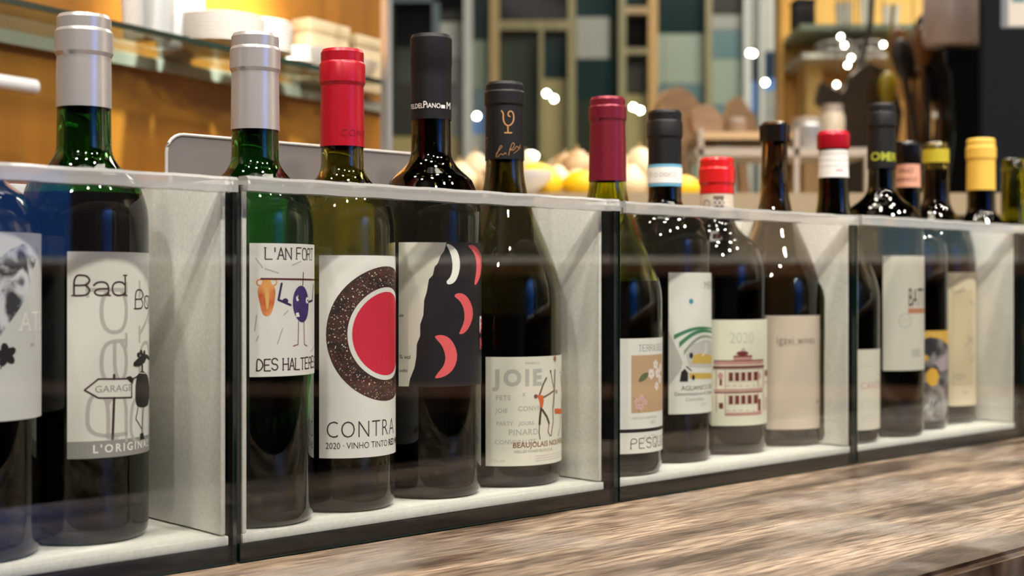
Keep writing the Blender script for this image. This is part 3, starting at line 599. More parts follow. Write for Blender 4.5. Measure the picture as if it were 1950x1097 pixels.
a.poly(INK_LG, L.pts(1273, 630, 1300, 690, 1296, 705, 1273, 736), 1)
def arc(m, x0, x1, yb, yt, w, lay=2):
    n = 14; up = []; dn = []
    for k in range(n+1):
        q_ = k/n; X_ = x0+(x1-x0)*q_; up.append(L.p(X_, yb-(yb-yt)*math.sin(q_*PI*0.62+0.12)-q_*0)); dn.append(L.p(X_, yb-(yb-yt)*math.sin(q_*PI*0.62+0.12)+w*(1-q_*0.6)))
    for k in range(n): a.poly(m, [up[k], up[k+1], dn[k+1], dn[k]], lay)
arc(MATS['ink_green'], 1283, 1355, 640, 622, 9); arc(GR, 1293, 1355, 655, 627, 11); arc(SG, 1302, 1355, 672, 638, 9); a.poly(M('ink_grey_arch', 'bdbcb6', 0.6), L.pts(1306, 676, 1320, 655, 1340, 647, 1355, 650, 1355, 700, 1312, 700), 1)
YB = M('ink_ochre', 'c9a94e', 0.6); a.poly(YB, L.pts(1322, 676, 1335, 672, 1356, 678, 1356, 692, 1316, 692), 3); a.poly(YB, L.pts(1312, 710, 1356, 710, 1356, 721, 1312, 721), 3)
a.poly(INK, L.pts(1294, 727, 1297, 708, 1304, 702, 1310, 710, 1310, 727), 4); a.ell(INK, *L.p(1316, 677), 1.8, 2.4, 4); a.line(INK, L.pts(1307, 698, 1316, 706), 1.0, 4); a.ell(INK, *L.p(1320, 719), 1.6, 2.2, 4); a.ell(M('ink_pearl', 'cfcdc6', 0.6), *L.p(1344, 663), 2.4, 5.2, 4); a.line(MATS['ink_pearl'], L.pts(1338, 676, 1344, 665), 2.5, 4)
L.done(a)
# --- I: palace label
b = Bottle('short wine bottle with red wax top and cream dark-red palace label', 1365, 1.205, 303, 43.5, 15.0, 'bordeaux', G_BLACK, 440, hs=(0.58, 0.80)); b.capsule(370, WAX)
r_ = b.rad(b.H*0.84)+0.0012
La = b.label(1329, None, 368, 402, M('strip_cream', 'cfc3ae', 0.5), 60, r=r_, name='neck_strip', text_label='cream neck strip with brown marks', follow=True)
a = La.art(); BR_ = M('ink_strip_brown', '6d5848', 0.6); x, y = La.p(1345, 388); a.ring(BR_, x, y, 3.0, 3.7, 1, 20); a.rect(BR_, *La.p(1358, 398), *La.p(1379, 373), 1); a.text(INK_W, 'DOCG', *La.p(1358, 392), La.mm(12), 2, sx=0.62); La.done(a, 'lettering', None, lambda h: b.rad(h)+0.0006)
L = b.label(1355, None, 609, 811, M('paper_ivory_b', 'dbd8c4', 0.6), 84)
a = L.art(); a.text(M('ink_embossed', 'bdbdb0', 0.6), '2020', *L.p(1388, 654), L.mm(21), 2, bold=-0.05, sx=0.9); L.done(a, 'lettering')
a = L.art(); MR = M('ink_palace', '6b2322', 0.6); MP = M('ink_palace_pale', 'b98a82', 0.6)
A_ = lambda x: L.p(x, 700)[0]
Hh = lambda y: L.p(1405, y)[1]
def rc(m, x0, x1, y0, y1, lay=2): a.rect(m, A_(x0), Hh(y1), A_(x1), Hh(y0), lay)
rc(MR, 1359, 1453, 686, 688); rc(MP, 1359, 1453, 688, 695, 1); rc(MR, 1358, 1454, 697, 702); rc(MR, 1360, 1452, 746, 749); rc(MP, 1360, 1453, 741, 745); rc(MP, 1380, 1450, 786, 792)
rc(MP, 1396, 1432, 678, 686, 1); rc(MR, 1397, 1432, 677, 680); a.ell(MR, *L.p(1414, 673), 6.0, 2.0, 2, 14); a.line(MR, L.pts(1412, 672, 1413, 665, 1417, 664, 1419, 671), 0.6, 3)
for k in range(5):
    x_ = 1388+k*11.8
    rc(MR, x_, x_+7.5, 709, 726); rc(MR, x_, x_+7.5, 753, 770); rc(MP, x_-2, x_-1, 706, 729); rc(MP, x_-2, x_-1, 750, 773)
for k in range(6): a.ring(MP, *L.p(1386+k*12.4, 737), 0.9, 1.5, 2, 10, 0, PI); a.ring(MP, *L.p(1386+k*12.4, 784), 0.9, 1.5, 2, 10, 0, PI)
for x_ in (1363, 1380, 1442, 1452): rc(MP, x_, x_+2, 705, 740); rc(MP, x_, x_+2, 750, 785)
rc(MR, 1369, 1377, 767, 778); rc(MR, 1443, 1448, 762, 785); a.ell(MP, *L.p(1372, 716), 2.2, 3.0, 2); a.ell(MP, *L.p(1446, 716), 1.6, 3.0, 2); rc(MR, 1370, 1375, 722, 734); rc(INK_BR, 1358, 1454, 703, 704)
rc(MR, 1456, 1460, 708, 720); rc(MP, 1456, 1462, 730, 733); rc(MP, 1457, 1459, 760, 785)
L.done(a)
# --- J: igavi
b = Bottle('open smoky wine bottle without capsule and plain beige label', 1475, 1.265, 233, 43, 12.6, 'burgundy', G_BROWN, 600)
bm = NB(); lathe(bm, [(0, b.H-0.012), (0.0083, b.H-0.012), (0.0083, b.H-0.003), (0.007, b.H-0.002), (0, b.H-0.002)], 20); mk('cork', bm, M('cork_tan', 'a58a66', 0.8), b.t, 40)
La = b.label(1440, None, 236, 268, M('seal_dark', '17130f', 0.15), 78, r=0.0137, name='lip_seal', text_label='dark glossy lip')
L = b.label(1455, None, 601, 818, M('paper_beige', 'c9b9a8', 0.6), 92)
a = L.art(); x, y = L.p(1478, 655); a.text(INK_BR, 'igavi wines', x, y, L.mm(15), 2, bold=-0.08, sx=0.82, sp=1.1)
for k in range(9): a.line(INK_G, [(x+2+k*2.6, y-1.6), (x+3.5+k*2.6, y+0.3)], 0.5, 2)
x, y = L.p(1556, 764); a.poly(INK_G, [(x, y-2.5), (x-2, y), (x-1, y+1.2), (x, y+0.4), (x+1, y+1.2), (x+2, y)], 2); L.done(a, 'lettering')
# --- L: red and white capsule
b = Bottle('wine bottle with red lip and lined white neck band', 1587, 1.279, 252, 42, 14.4, 'burgundy', G_DARK, 560); b.capsule(284, RED_C, ring=False)
r_ = b.rad(b.H*0.85)+0.0004
La = b.label(1555, None, 284, 337, INK_W, 72, r=r_, name='neck_band', text_label='white paper neck band with thin lines', follow=True)
a = La.art()
for y_ in (292, 304, 315): a.line(INK_LG, [(0, La.p(1585, y_)[1]), (La.w, La.p(1585, y_)[1])], 0.35, 1, False)
a.text(INK_RED, 'vino', *La.p(1592, 326), La.mm(6), 2); La.done(a, 'ruled_lines', None, lambda h: b.rad(h)+0.0003)
L = b.label(1570, None, 666, 820, M('paper_soft', 'd6d1c2', 0.6), 84); a = L.art(); x, y = L.p(1638, 742); a.text(M('ink_rose', 'c49a92', 0.6), 'CANTO', x, y, L.mm(14), 2)
for k in range(3): a.line(INK_LG, [(x, L.p(1650, 790+k*6)[1]), (x+20, L.p(1650, 790+k*6)[1])], 0.5, 2)
a.line(INK_LG, [(0, L.p(1650, 697)[1]), (L.w, L.p(1650, 697)[1])], 0.3, 2, False); L.done(a, 'lettering')
# --- K: tall dark bottle with green letters on capsule
b = Bottle('tall dark wine bottle with green letters on its black capsule', 1679, 1.335, 200, 39.8, 13.6, 'bordeaux', G_DARK, 395); b.capsule(322, BLK_C)
YG = M('ink_lime', 'a3a82c', 0.5); La = b.label(1655, None, 286, 312, BLK_C, 46, r=b.rad(b.H*0.85)+0.0006, name='capsule_print', parent=b.cap, follow='cap'); a = La.art(); a.text(YG, 'OM', *La.p(1659, 306), La.mm(15), 3, bold=0.35, sx=1.1); a.text(YG, 'ER', *La.p(1687, 306), La.mm(15), 3, bold=0.3); La.done(a, 'lettering', b.cap, lambda h: b.crad(h)+0.0001)
L = b.label(1681, None, 487, 706, M('paper_white_c', 'cfcabd', 0.6), 76); a = L.art(); a.text(INK_BR, 'BATTI', *L.p(1729, 583), L.mm(34), 2, sx=0.42, bold=0.1); a.rect(M('ink_rust', 'b4795c', 0.6), *L.p(1729, 597), L.w-8, L.p(1729, 587)[1], 2)
a.ring(INK_G, *L.p(1724, 611), 6.6, 7.1, 2, 24); a.line(INK_LG, L.pts(1715, 600, 1733, 620), 0.4, 2); a.line(INK_LG, L.pts(1712, 614, 1736, 606), 0.4, 2); a.rect(INK_LG, *L.p(1736, 680), *L.p(1752, 664), 2); L.done(a, 'lettering')
# --- M: pink neck label
b = Bottle('wine bottle with pink neck label and yellow and black picture label', 1729, 1.40, 272, 39.2, 12.8, 'bordeaux', G_BLACK, 430); b.capsule(310, M('wax_black', '120e0f', 0.2))
r_ = b.rad(b.H*0.84)+0.0004
La = b.label(1703, None, 312, 356, M('ink_salmon', 'd59b80', 0.6), 60, r=r_, name='neck_label', text_label='salmon pink neck label', follow=True); a = La.art(); a.text(MATS['ink_red_brown'], 'VINO', *La.p(1710, 330), La.mm(9), 2); a.text(MATS['ink_red_brown'], 'BIANCO', *La.p(1708, 346), La.mm(8), 2); La.done(a, 'lettering', None, lambda h: b.rad(h)+0.0003)
L = b.label(1700, None, 630, 802, M('ink_amber', 'd6aa4e', 0.6), 100); a = L.art(); q = L.pts; CH = noisy('ink_sketch', '25252a', '8b8784', rough=0.6, ns=60, ramp=(0.45, 0.62))
a.poly(CH, q(1735, 665, 1750, 648, 1772, 642, 1792, 646, 1803, 656)+[(L.w, Hh(660)), (L.w, L.zb*1000), (0, L.zb*1000), (0, Hh(660))], 1)
a.ell(M('ink_amber_b', 'd9a63c', 0.6), *L.p(1776, 718), 8.5, 9.5, 2, 7); a.ell(MATS['ink_amber_b'], *L.p(1763, 682), 3.2, lay=2, n=6); a.poly(M('ink_mauve', 'a3959a', 0.6), q(1780, 690, 1803, 668, 1804, 702, 1790, 708), 2)
for k in range(7): a.line(INK_W, q(1760+k*6, 795-R.uniform(0, 14), 1766+k*6, 770-R.uniform(0, 12)), 0.9, 3)
L.done(a, 'picture')
# --- N: pale bottle
b = Bottle('olive wine bottle with yellow band below its bare lip and tall sand-coloured label', 1782, 1.465, 272, 41, 14.0, 'bordeaux', bglass('glass_pale_olive', 'b5b47a'), 322, hs=(0.56, 0.80))
La = b.label(1750, None, 283, 309, M('neck_band_yellow', 'b6a62a', 0.35), 84, r=b.rad(b.H-0.03)+0.0004, name='neck_band', text_label='olive yellow neck band')
bm = NB(); lathe(bm, [(0, b.H-0.03), (0.0078, b.H-0.03), (0.0078, b.H-0.004), (0, b.H-0.004)], 16); mk('cork', bm, MATS['cork_tan'], b.t, 40)
L = b.label(1770, None, 519, 773, M('paper_sand', 'd2c4a6', 0.6), 104); a = L.art(); a.poly(M('paper_sand_dark', 'c4b392', 0.6), q(1812, 552, 1850, 552, 1850, 735, 1812, 735) if False else L.pts(1812, 552, 1852, 552, 1852, 735, 1812, 735), 1)
for st in ((1820, 560, 1836, 546), (1828, 556, 1838, 552), (1846, 572, 1856, 585), (1838, 660, 1852, 640), (1842, 640, 1854, 655), (1816, 718, 1834, 712), (1822, 724, 1838, 716), (1848, 690, 1856, 675)): a.line(INK_G, L.pts(*st), 1.1, 2)
a.text(INK_G, 'vino', *L.p(1832, 750), L.mm(7), 2); L.done(a)
# --- O, P in the last bin
b = Bottle('wine bottle with a mustard yellow capsule', 1868, 1.528, 266, 37, 15.4, 'bordeaux', G_BLACK, 420); b.capsule(363, YEL_C)
b = Bottle('bare green empty wine bottle at the right edge', 1930, 1.59, 303, 37.5, 14.6, 'bordeaux', bglass('glass_moss', 'a8ac30'), None)

# ------------------------------------------------------------------ behind the bins: grey panel
pl, pr_ = on_v(320, 0.150), on_v(815, 0.150); L_ = (pr_-pl).length
t = thing('grey_tray', 'grey plastic tray standing on edge behind the bin of the plum-label bottle', 'tray', (pl.x, pl.y, 0.0005), th)
hz = 0.2622; rc_ = 0.013; pts = [(0, 0), (L_, 0), (L_, hz-rc_)]
for k in range(1, 7): pts.append((L_-rc_+rc_*math.cos(k*PI/12), hz-rc_+rc_*math.sin(k*PI/12)))
for k in range(0, 7): pts.append((rc_-rc_*math.sin(k*PI/12), hz-rc_+rc_*math.cos(k*PI/12)))
GREY_PL = M('grey_plastic', '716b67', 0.45); bm = NB(); prism(bm, pts, 0.002, 0.005); mk('panel', bm, GREY_PL, t, 40)
bm = NB(); rim = [(x, z) for x, z in pts]
tube(bm, [(x, 0.001, z) for x, z in [(0.0005, 0.004)]+pts[:1:-1]], 0.0016, 6) if False else tube(bm, [(x, 0.0022, z) for x, z in pts[2:]+[(0, 0.004)]], 0.0013, 8)
tag(mk('rim', bm, M('rim_pale', 'b5b0aa', 0.2), t, 60), 'pale shiny rim')

# ------------------------------------------------------------------ left back-bar shelf unit
SD = Vector((0.506, 0.862, 0)); SM = Vector((0.862, -0.506, 0)); Q = Vector((-0.1995, 2.118, 0)); sang = math.atan2(0.862, 0.506)
def s_at(px, dep):                                  # local x on the shelf for a pixel column, dep metres in front of the wall
    tt = (px-CX)/F; o = Q+SM*dep; return (tt*o.y-o.x)/(SD.x-tt*SD.y)
def s_world(x, dep, z): p = Q+SD*x+SM*dep; return (p.x, p.y, z)
unit = thing('shelf_unit', 'honey plywood back-bar shelf unit with a glass shelf', 'shelf', (Q.x, Q.y, FLOORZ), sang)
zz = -FLOORZ
bx('back_panel', OAK, unit, -1.7, 0.0, 0.0, 0.02, 0, 0.95+zz)
bx('wall_rail', M('rail_sage', '8f948a', 0.4, 0.3), unit, -1.7, -0.004, -0.012, -0.0005, 0.425+zz, 0.4395+zz)
SH = M('shelf_glass', 'cfe0d6', 0.02, trans=1.0, ior=1.1)
bm = NB(); XE = s_at(725, 0.124); box(bm, -1.7, XE, -0.122, -0.0005, 0.44+zz, 0.4465+zz); mk('glass_shelf', bm, thin_glass('shelf_pane', (0.86, 0.92, 0.88)), unit)
bx('shelf_edge', M('shelf_edge_green', '10261f', 0.2), unit, -1.7, XE, -0.1245, -0.1222, 0.44+zz, 0.4465+zz)
XE = s_at(725, 0.124); bx('metal_post', M('post_metal', 'a9aeb3', 0.35, 0.6), unit, XE+0.0005, XE+0.0125, -0.135, -0.123, 0, 0.95+zz)
bx('wood_base', OAK, unit, -1.7, 0.0, -0.14, 0.0, 0, 0.05+zz)
t = thing('wall_rail_bar', 'short white round bar on the plywood wall at the left', 'bar', s_world(s_at(66, 0.09), 0.09, at(66, 167, (Q+SD*s_at(66, 0.09)+SM*0.09).y).z), sang)
bm = NB(); tube(bm, [(-0.4, 0, 0), (-0.008, 0, 0), (-0.002, 0, 0), (0, 0, 0)], 0.0085, 14); mk('bar', bm, M('bar_white', 'c9cbcc', 0.3), t, 40)
bm = NB(); tube(bm, [(-0.3, 0, 0), (-0.3, 0.088, 0)], 0.005, 8); mk('bracket', bm, M('bar_white', 'c9cbcc', 0.3), t, 40)
SHZ = 0.4467
CER = M('ceramic_white', 'efece6', 0.18); GLS = thin_glass('drinking_glass', (0.93, 0.95, 0.95))
def tumbler(px, dep, r, h, lab):
    t = thing('drinking_glass', lab, 'glass', s_world(s_at(px, dep), dep, SHZ), 0, 'glasses on the glass shelf')
    bm = NB(); lathe(bm, [(0, 0), (r*0.75, 0), (r*0.8, 0.004), (r, h), (r-0.0015, h), (r*0.76, 0.006), (0, 0.006)], 24); mk('bowl', bm, M('clear_glass', 'f4f7f6', 0.12, trans=0.6, ior=1.5), t, 40)
for i, (px, dep, r, h) in enumerate(((262, 0.06, 0.021, 0.085), (300, 0.08, 0.022, 0.08), (322, 0.045, 0.02, 0.085))):
    tumbler(px, dep, r, h, 'clear drinking glass on the glass shelf, '+('leftmost of the three', 'middle of the three', 'rightmost of the three')[i])
def plates(px, dep, r, n, dz, lab0, name='plate'):
    x = s_at(px, dep)
    for k in range(n):
        bm = NB(); lathe(bm, [(0, 0), (r*0.55, 0), (r*0.6, 0.003), (r, 0.012), (r, 0.0135), (r*0.58, 0.005), (0, 0.0045)], 40)
        o = mk(name, bm, CER, None, 50); o.location = s_world(x, dep, SHZ+0.0002+k*dz); tag(o, lab0+(', topmost plate' if k == n-1 else (', bottom plate' if k == 0 else ', %s from the shelf' % ('second', 'third', 'fourth', 'fifth', 'sixth', 'seventh')[k-1])), 'plate', 'white plates stacked on the glass shelf')
plates(415, 0.066, 0.058, 7, 0.0052, 'white plate in the tall stack')
plates(488, 0.07, 0.046, 8, 0.0052, 'white plate in the middle stack')
plates(545, 0.05, 0.040, 4, 0.0052, 'white plate in the low stack')
def bowl(px, dep, r, h, lab):
    bm = NB(); lathe(bm, [(0, 0), (r*0.45, 0), (r*0.5, 0.004), (r*0.85, h*0.55), (r, h), (r-0.003, h), (r*0.8, h*0.5), (r*0.45, 0.007), (0, 0.006)], 36)
    o = mk('bowl', bm, CER, None, 50); o.location = s_world(s_at(px, dep), dep, SHZ+0.0002); tag(o, lab, 'bowl', 'white bowls on the glass shelf')
bowl(592, 0.07, 0.036, 0.032, 'white bowl on the glass shelf beside the low plate stack'); bowl(668, 0.06, 0.04, 0.030, 'wide white bowl on the glass shelf nearest the metal post')
def crate(px, dep, w, d, h, m, lab, z=SHZ, nm='storage_box'):
    t = thing(nm, lab, 'box', s_world(s_at(px, dep), dep, z+0.0003), sang)
    bx('body', m, t, -w/2, w/2, -d/2, d/2, 0, h*0.8, bevel=0.002); bx('lid', m, t, -w/2-0.002, w/2+0.002, -d/2-0.002, d/2+0.002, h*0.8+0.0003, h, bevel=0.002)
crate(350, 0.02, 0.045, 0.03, 0.125, M('box_rose', 'b98a80', 0.5), 'pale pink box behind the tall stack of plates')
crate(612, 0.018, 0.09, 0.03, 0.088, M('box_cream', 'cbbb98', 0.6), 'cream box at the back of the shelf behind the smaller bowl')
crate(692, 0.018, 0.075, 0.03, 0.082, M('box_cream', 'cbbb98', 0.6), 'cream box at the back of the shelf nearest the metal post')

# ------------------------------------------------------------------ windows in the middle
WY = 4.6
def wx(px): return (px-CX)/F*WY
def wz(py): return HC-(py-CY)/F*WY
FR = {'grey': M('frame_grey_blue', '9aa39f', 0.5), 'tan': M('frame_tan', '9b8558', 0.5), 'olive': M('frame_olive', '7a754f', 0.5), 'gold': M('frame_gold', 'a8874c', 0.5), 'pale': M('frame_pale', 'b4b9b2', 0.5), 'blue': M('frame_slate', '5d7078', 0.5)}
PC = {'k': M('pane_black', '0a0c0d', 0.12, spec=0.12), 'dt': M('pane_dark_teal', '1e3131', 0.15, spec=0.12), 'dg': M('pane_dark_green', '2e3529', 0.2, spec=0.12), 'sg': M('pane_sage', '7d8e7c', 0.4), 'gr': M('pane_grey', '85897f', 0.4), 'lt': M('pane_pale', 'a9ada3', 0.4), 'ol': M('pane_olive', '8b8350', 0.35), 'tl': M('pane_teal', '4d6e70', 0.3), 'bl': M('pane_navy', '1f3346', 0.2), 'sk': M('pane_blue', '4f86c9', 0.3), 'pk': M('pane_olive_pale', 'a79c63', 0.4), 'dk': M('pane_dark_grey', '34352e', 0.3, spec=0.12)}
wins = [
 ('window_1', 741, 890, [('blue', 825, 838, -20, 250), ('blue', 748, 838, -10, 10), ('pale', 884, 900, -60, 640)], [('k', 752, 825, 12, 90), ('dg', 752, 825, 90, 160), ('dk', 741, 825, 160, 260), ('pk', 741, 884, 260, 640), ('k', 838, 884, -60, 20), ('dk', 838, 884, 20, 42), ('lt', 838, 884, 42, 110), ('gr', 838, 884, 110, 160), ('dg', 838, 884, 160, 200), ('gr', 838, 884, 200, 260)]),
 ('window_2', 900, 935, [('tan', 933, 951, -60, 640)], [('dt', 900, 933, -60, 76), ('sg', 900, 933, 76, 170), ('tl', 900, 933, 170, 215), ('sk', 900, 933, 215, 255), ('lt', 900, 933, 255, 640)]),
 ('window_3', 951, 1085, [('olive', 951, 1080, 44, 62), ('olive', 1080, 1095, -60, 640), ('olive', 1026, 1034, 62, 300)], [('k', 951, 1080, -60, 44), ('dg', 951, 1026, 62, 160), ('dt', 1034, 1080, 62, 150), ('dg', 951, 1026, 160, 300), ('ol', 1034, 1080, 150, 640), ('pk', 951, 1034, 300, 640)]),
 ('window_4', 1095, 1235, [('olive', 1176, 1190, -60, 640), ('tan', 1190, 1234, 18, 32), ('olive', 1190, 1234, 96, 108), ('gold', 1232, 1250, -60, 640)], [('dt', 1095, 1176, -60, 32), ('gr', 1097, 1160, 32, 112), ('dg', 1160, 1176, 32, 112), ('dt', 1095, 1176, 112, 190), ('dg', 1095, 1176, 190, 300), ('pk', 1095, 1176, 300, 640), ('dt', 1190, 1232, -60, 18), ('k', 1190, 1232, 32, 96), ('dk', 1190, 1232, 108, 180), ('ol', 1190, 1232, 180, 640)]),
 ('window_5', 1250, 1345, [('olive', 1340, 1352, -60, 640)], [('dt', 1250, 1340, -60, 64), ('sg', 1250, 1340, 64, 160), ('tl', 1250, 1340, 160, 215), ('sg', 1250, 1340, 215, 640)]),
 ('window_6', 1352, 1420, [('pale', 1412, 1426, -60, 640)], [('dk', 1352, 1412, -60, 28), ('gr', 1352, 1412, 28, 56), ('tl', 1352, 1412, 56, 112), ('sg', 1352, 1412, 112, 200), ('tl', 1352, 1412, 200, 250), ('lt', 1352, 1412, 250, 640)]),
 ('window_7', 1426, 1505, [('pale', 1442, 1450, -60, 400), ('grey', 1496, 1506, -60, 400)], [('lt', 1426, 1442, -60, 100), ('lt', 1450, 1496, -60, 98), ('bl', 1426, 1442, 100, 155), ('bl', 1450, 1496, 98, 150), ('sk', 1450, 1496, 150, 172), ('sk', 1426, 1442, 155, 215), ('gr', 1450, 1496, 172, 215), ('gr', 1426, 1496, 215, 640)])]
for nm, x0, x1, bars, panes in wins:
    t = bpy.data.objects.new(nm, None); C.objects.link(t); t.location = (0, WY, 0); tag(t, kind='structure')
    for m, a0, a1, b0, b1 in bars: bx('mullion', FR[m], t, wx(a0), wx(a1), -0.05, 0.03, wz(b1), wz(b0))
    for i, (m, a0, a1, b0, b1) in enumerate(panes): bx('pane', PC[m], t, wx(a0)+0.001, wx(a1)-0.001, 0.0, 0.012, wz(b1)+0.001, wz(b0)-0.001)
# light globes hanging in front of the windows
BULB = M('bulb_glow', 'fff3dc', 0.4, emit=38.0)
def globe(px, py, Y, r, lab, e=None, grp='small light globes in front of the windows'):
    p = at(px, py, Y); t = thing('light_globe_or_glint', lab, 'lamp', p, 0, grp)  # also builds the glowing beads used as metal glints
    bm = NB(); ball(bm, (0, 0, 0), r, seg=12); mk('bulb', bm, e or BULB, t, 180)
    bm = NB(); lathe(bm, [(0, r*2.0), (r*0.5, r*2.0), (r*0.5, r*0.95), (0, r*0.95)], 10); mk('socket', bm, BLACK, t, 40)
    bm = NB(); tube(bm, [(0, 0, r*1.9), (0, 0, CEIL-p.z)], 0.0012, 6); mk('cord', bm, BLACK, t)
for px, py, lab in ((1041, 178, 'small light globe left of the close pair behind the bottle with the drinking-glass emblem'), (1055, 188, 'small light globe right of the close pair behind the bottle with the drinking-glass emblem'), (1206, 204, 'small light globe left of the close pair beside the maroon capsule'), (1219, 210, 'small light globe right of the close pair beside the maroon capsule'),
    (1264, 202, 'small light globe just above the capsule of the green arch bottle'), (908, 221, 'small light globe just left of the black capsule with the gold emblem'), (1428, 101, 'small light globe high in front of the pale window'), (1457, 157, 'small light globe just above the open bottle'), (1434, 102, 'small light globe touching another high in front of the pale window')):
    globe(px, py, 4.2, 0.0075, lab)
t = thing('lantern', 'bright oval white lantern to the right of the gold-emblem capsule', 'lamp', at(1010, 297, 3.2)); bm = NB(); ball(bm, (0, 0, 0), 0.018, 0.012, 0.010); mk('shade', bm, M('lantern_glow', 'fff6e6', 0.4, emit=12.0), t, 180)
bm = NB(); tube(bm, [(0, 0, 0.009), (0, 0, CEIL-at(1010, 297, 3.2).z)], 0.001, 6); mk('cord', bm, BLACK, t)

# ------------------------------------------------------------------ back counter with produce, boards and rack
BCZ = 0.285
t = thing('back_counter', 'pale back counter behind the bins carrying produce and boards', 'counter', (0, 0, 0))
bx('top', M('back_counter_top', '9a8a70', 0.4), t, -0.06, 1.25, 1.85, 3.3, BCZ-0.03, BCZ); bx('body', M('back_counter_body', '6b5a45', 0.6), t, -0.04, 1.23, 1.88, 3.28, FLOORZ, BCZ-0.03)
ON = noisy('onion_skin', 'c9b48c', 'dccba6', rough=0.5, ns=30); ON2 = noisy('onion_tan', 'b58e62', 'c9a67a', rough=0.5, ns=30); LEM = M('lemon_yellow', 'e3b916', 0.45)
t = thing('produce_crate', 'low wooden crate holding the rear onions behind the bins', 'crate', (0, 2.0, BCZ+0.0003))
bx('body', M('crate_wood', '8d7350', 0.7), t, -0.03, 0.32, 0.19, 0.57, 0, 0.018); bx('top_board', M('crate_wood', '8d7350', 0.7), t, -0.035, 0.325, 0.185, 0.575, 0.0183, 0.0325)
def produce(px, py, Y, r, kind):
    p = at(px, py, Y); m = {'o': ON, 'p': ON2, 'l': LEM}[kind]
    nm, lab, cat, grp = {'o': ('onion', 'pale cream onion in the blurred heap behind the bins', 'onion', 'onions heaped behind the bins'), 'p': ('brown_onion', 'tan brown onion in the blurred heap behind the bins', 'onion', 'brown onions heaped behind the bins'), 'l': ('lemon', 'bright yellow lemon in the heap behind the bins', 'lemon', 'lemons behind the bins')}[kind]
    if kind == 'l': lab = 'bright yellow lemon behind the bins, '+{1022: 'upper one below the lantern', 1040: 'lower one below the lantern', 1108: 'just left of the maroon capsule', 1300: 'to the right of the blue-edged neck strip'}[px]
    if kind == 'p': lab = 'tan brown onion behind the bins, '+('farther' if px == 1075 else 'nearer')+' of the two left of the maroon capsule'
    z = max(p.z, BCZ+r*0.9) if Y < 2.18 else max(0.3185+r*0.9, min(p.z, 0.3185+r*0.9+0.012)); t = thing(nm, lab, cat, (p.x, Y, z), R.uniform(0, 6), grp)
    bm = NB(); ball(bm, (0, 0, 0), r*(1.25 if kind == 'l' else 1.0), r, r*0.9, 16)
    if kind == 'l':
        for v in bm.verts:
            if abs(v.co.x) > r*1.05: v.co.x *= 1.08
    else:
        for v in bm.verts:
            if v.co.z > r*0.75: v.co.z *= 1.22
    mk('body', bm, m, t, 180)
    bm = NB(); tube(bm, [(0, 0, r*0.95), (0.001, 0.001, r*1.35)] if kind != 'l' else [(r*1.3, 0, 0), (r*1.45, 0, 0)], r*0.12, 6, r*0.06); mk('stem', bm, M('stem_tan', 'a98d5c', 0.7), t)
for a_ in ((875, 370, 2.0, .028, 'o'), (905, 330, 2.15, .03, 'o'), (940, 372, 2.0, .028, 'o'), (980, 345, 2.1, .026, 'o'), (1022, 338, 2.0, .024, 'l'), (1040, 362, 1.95, .022, 'l'), (1060, 350, 2.05, .026, 'o'), (1075, 300, 2.3, .026, 'p'), (1100, 325, 2.2, .03, 'p'), (1108, 362, 1.98, .023, 'l'), (1098, 375, 2.05, .025, 'o'), (1140, 315, 2.3, .03, 'o'), (1175, 350, 2.2, .028, 'o'), (1205, 290, 2.4, .03, 'o'), (1218, 330, 2.2, .032, 'o'), (1200, 372, 2.0, .026, 'o'), (1300, 395, 2.0, .02, 'l'), (945, 318, 2.35, .03, 'o'), (1000, 325, 2.3, .028, 'o'), (1058, 322, 2.45, .028, 'o'), (1140, 350, 2.05, .026, 'o'), (1182, 312, 2.45, .03, 'o'), (1080, 340, 2.3, .03, 'o'), (1235, 300, 2.5, .03, 'o')):
    produce(*a_)
bm = NB(); lathe(bm, [(0, 0), (0.03, 0), (0.034, 0.004), (0.062, 0.03), (0.066, 0.046), (0.063, 0.046), (0.03, 0.006), (0, 0.005)], 36); o = mk('bowl', bm, CER, None, 50); o.location = (at(985, 0, 1.87).x, 1.9, BCZ+0.0003); o.scale = (0.75, 0.75, 0.7); tag(o, 'white bowl behind the bins below the lantern', 'bowl')
BW_ = noisy('board_brown', '75583b', '8d6d4c', rough=0.5, ns=8, scale=(1, 1, 6)); BE = M('board_edge', 'b98f62', 0.5)
def board(px, py, w, h, Y, lab, rot, shape='round'):
    p = at(px, py, Y); W_, H_ = w/F*Y/2, h/F*Y/2
    t = thing('cutting_board', lab, 'board', (p.x, Y, BCZ+0.0), 0)
    t.rotation_euler = (math.radians(-8), 0, math.radians(rot)); zc = p.z-BCZ
    if shape == 'round': pts = [(W_*math.cos(2*PI*k/32), zc+H_*math.sin(2*PI*k/32)) for k in range(32)]+[]
    else: pts = [(-W_, zc-H_), (W_, zc-H_), (W_*0.75, zc+H_*0.2), (W_*0.15, zc+H_), (-W_*0.25, zc+H_*0.85), (-W_*0.8, zc-H_*0.1)]
    bm = NB(); prism(bm, pts, 0, 0.016); fs = [f for f in bm.faces if len(f.verts) == 4]
    for f in fs: f.material_index = 1
    mk('panel', bm, [BW_, BE], t)
    zb = zc-H_
    bm = NB(); box(bm, -0.012, 0.012, 0.001, 0.015, min(0.0005, zb), zb+H_*0.2); mk('handle', bm, BW_, t)
board(1318, 226, 118, 135, 2.75, 'large round brown cutting board on edge behind the red wax top', 35); board(1362, 228, 70, 70, 2.6, 'small round cutting board leaning in front of the larger one', 25); board(1425, 225, 95, 100, 2.85, 'pointed brown cutting board to the left of the open bottle', 25, 'tri')
t = thing('wire_rack', 'pale two-tier rack behind the open bottle', 'rack', (0, 2.5, 0)); RK = M('rack_pale', 'b6aca0', 0.35, 0.3); RKW = M('rack_wood', 'c0a37c', 0.5)
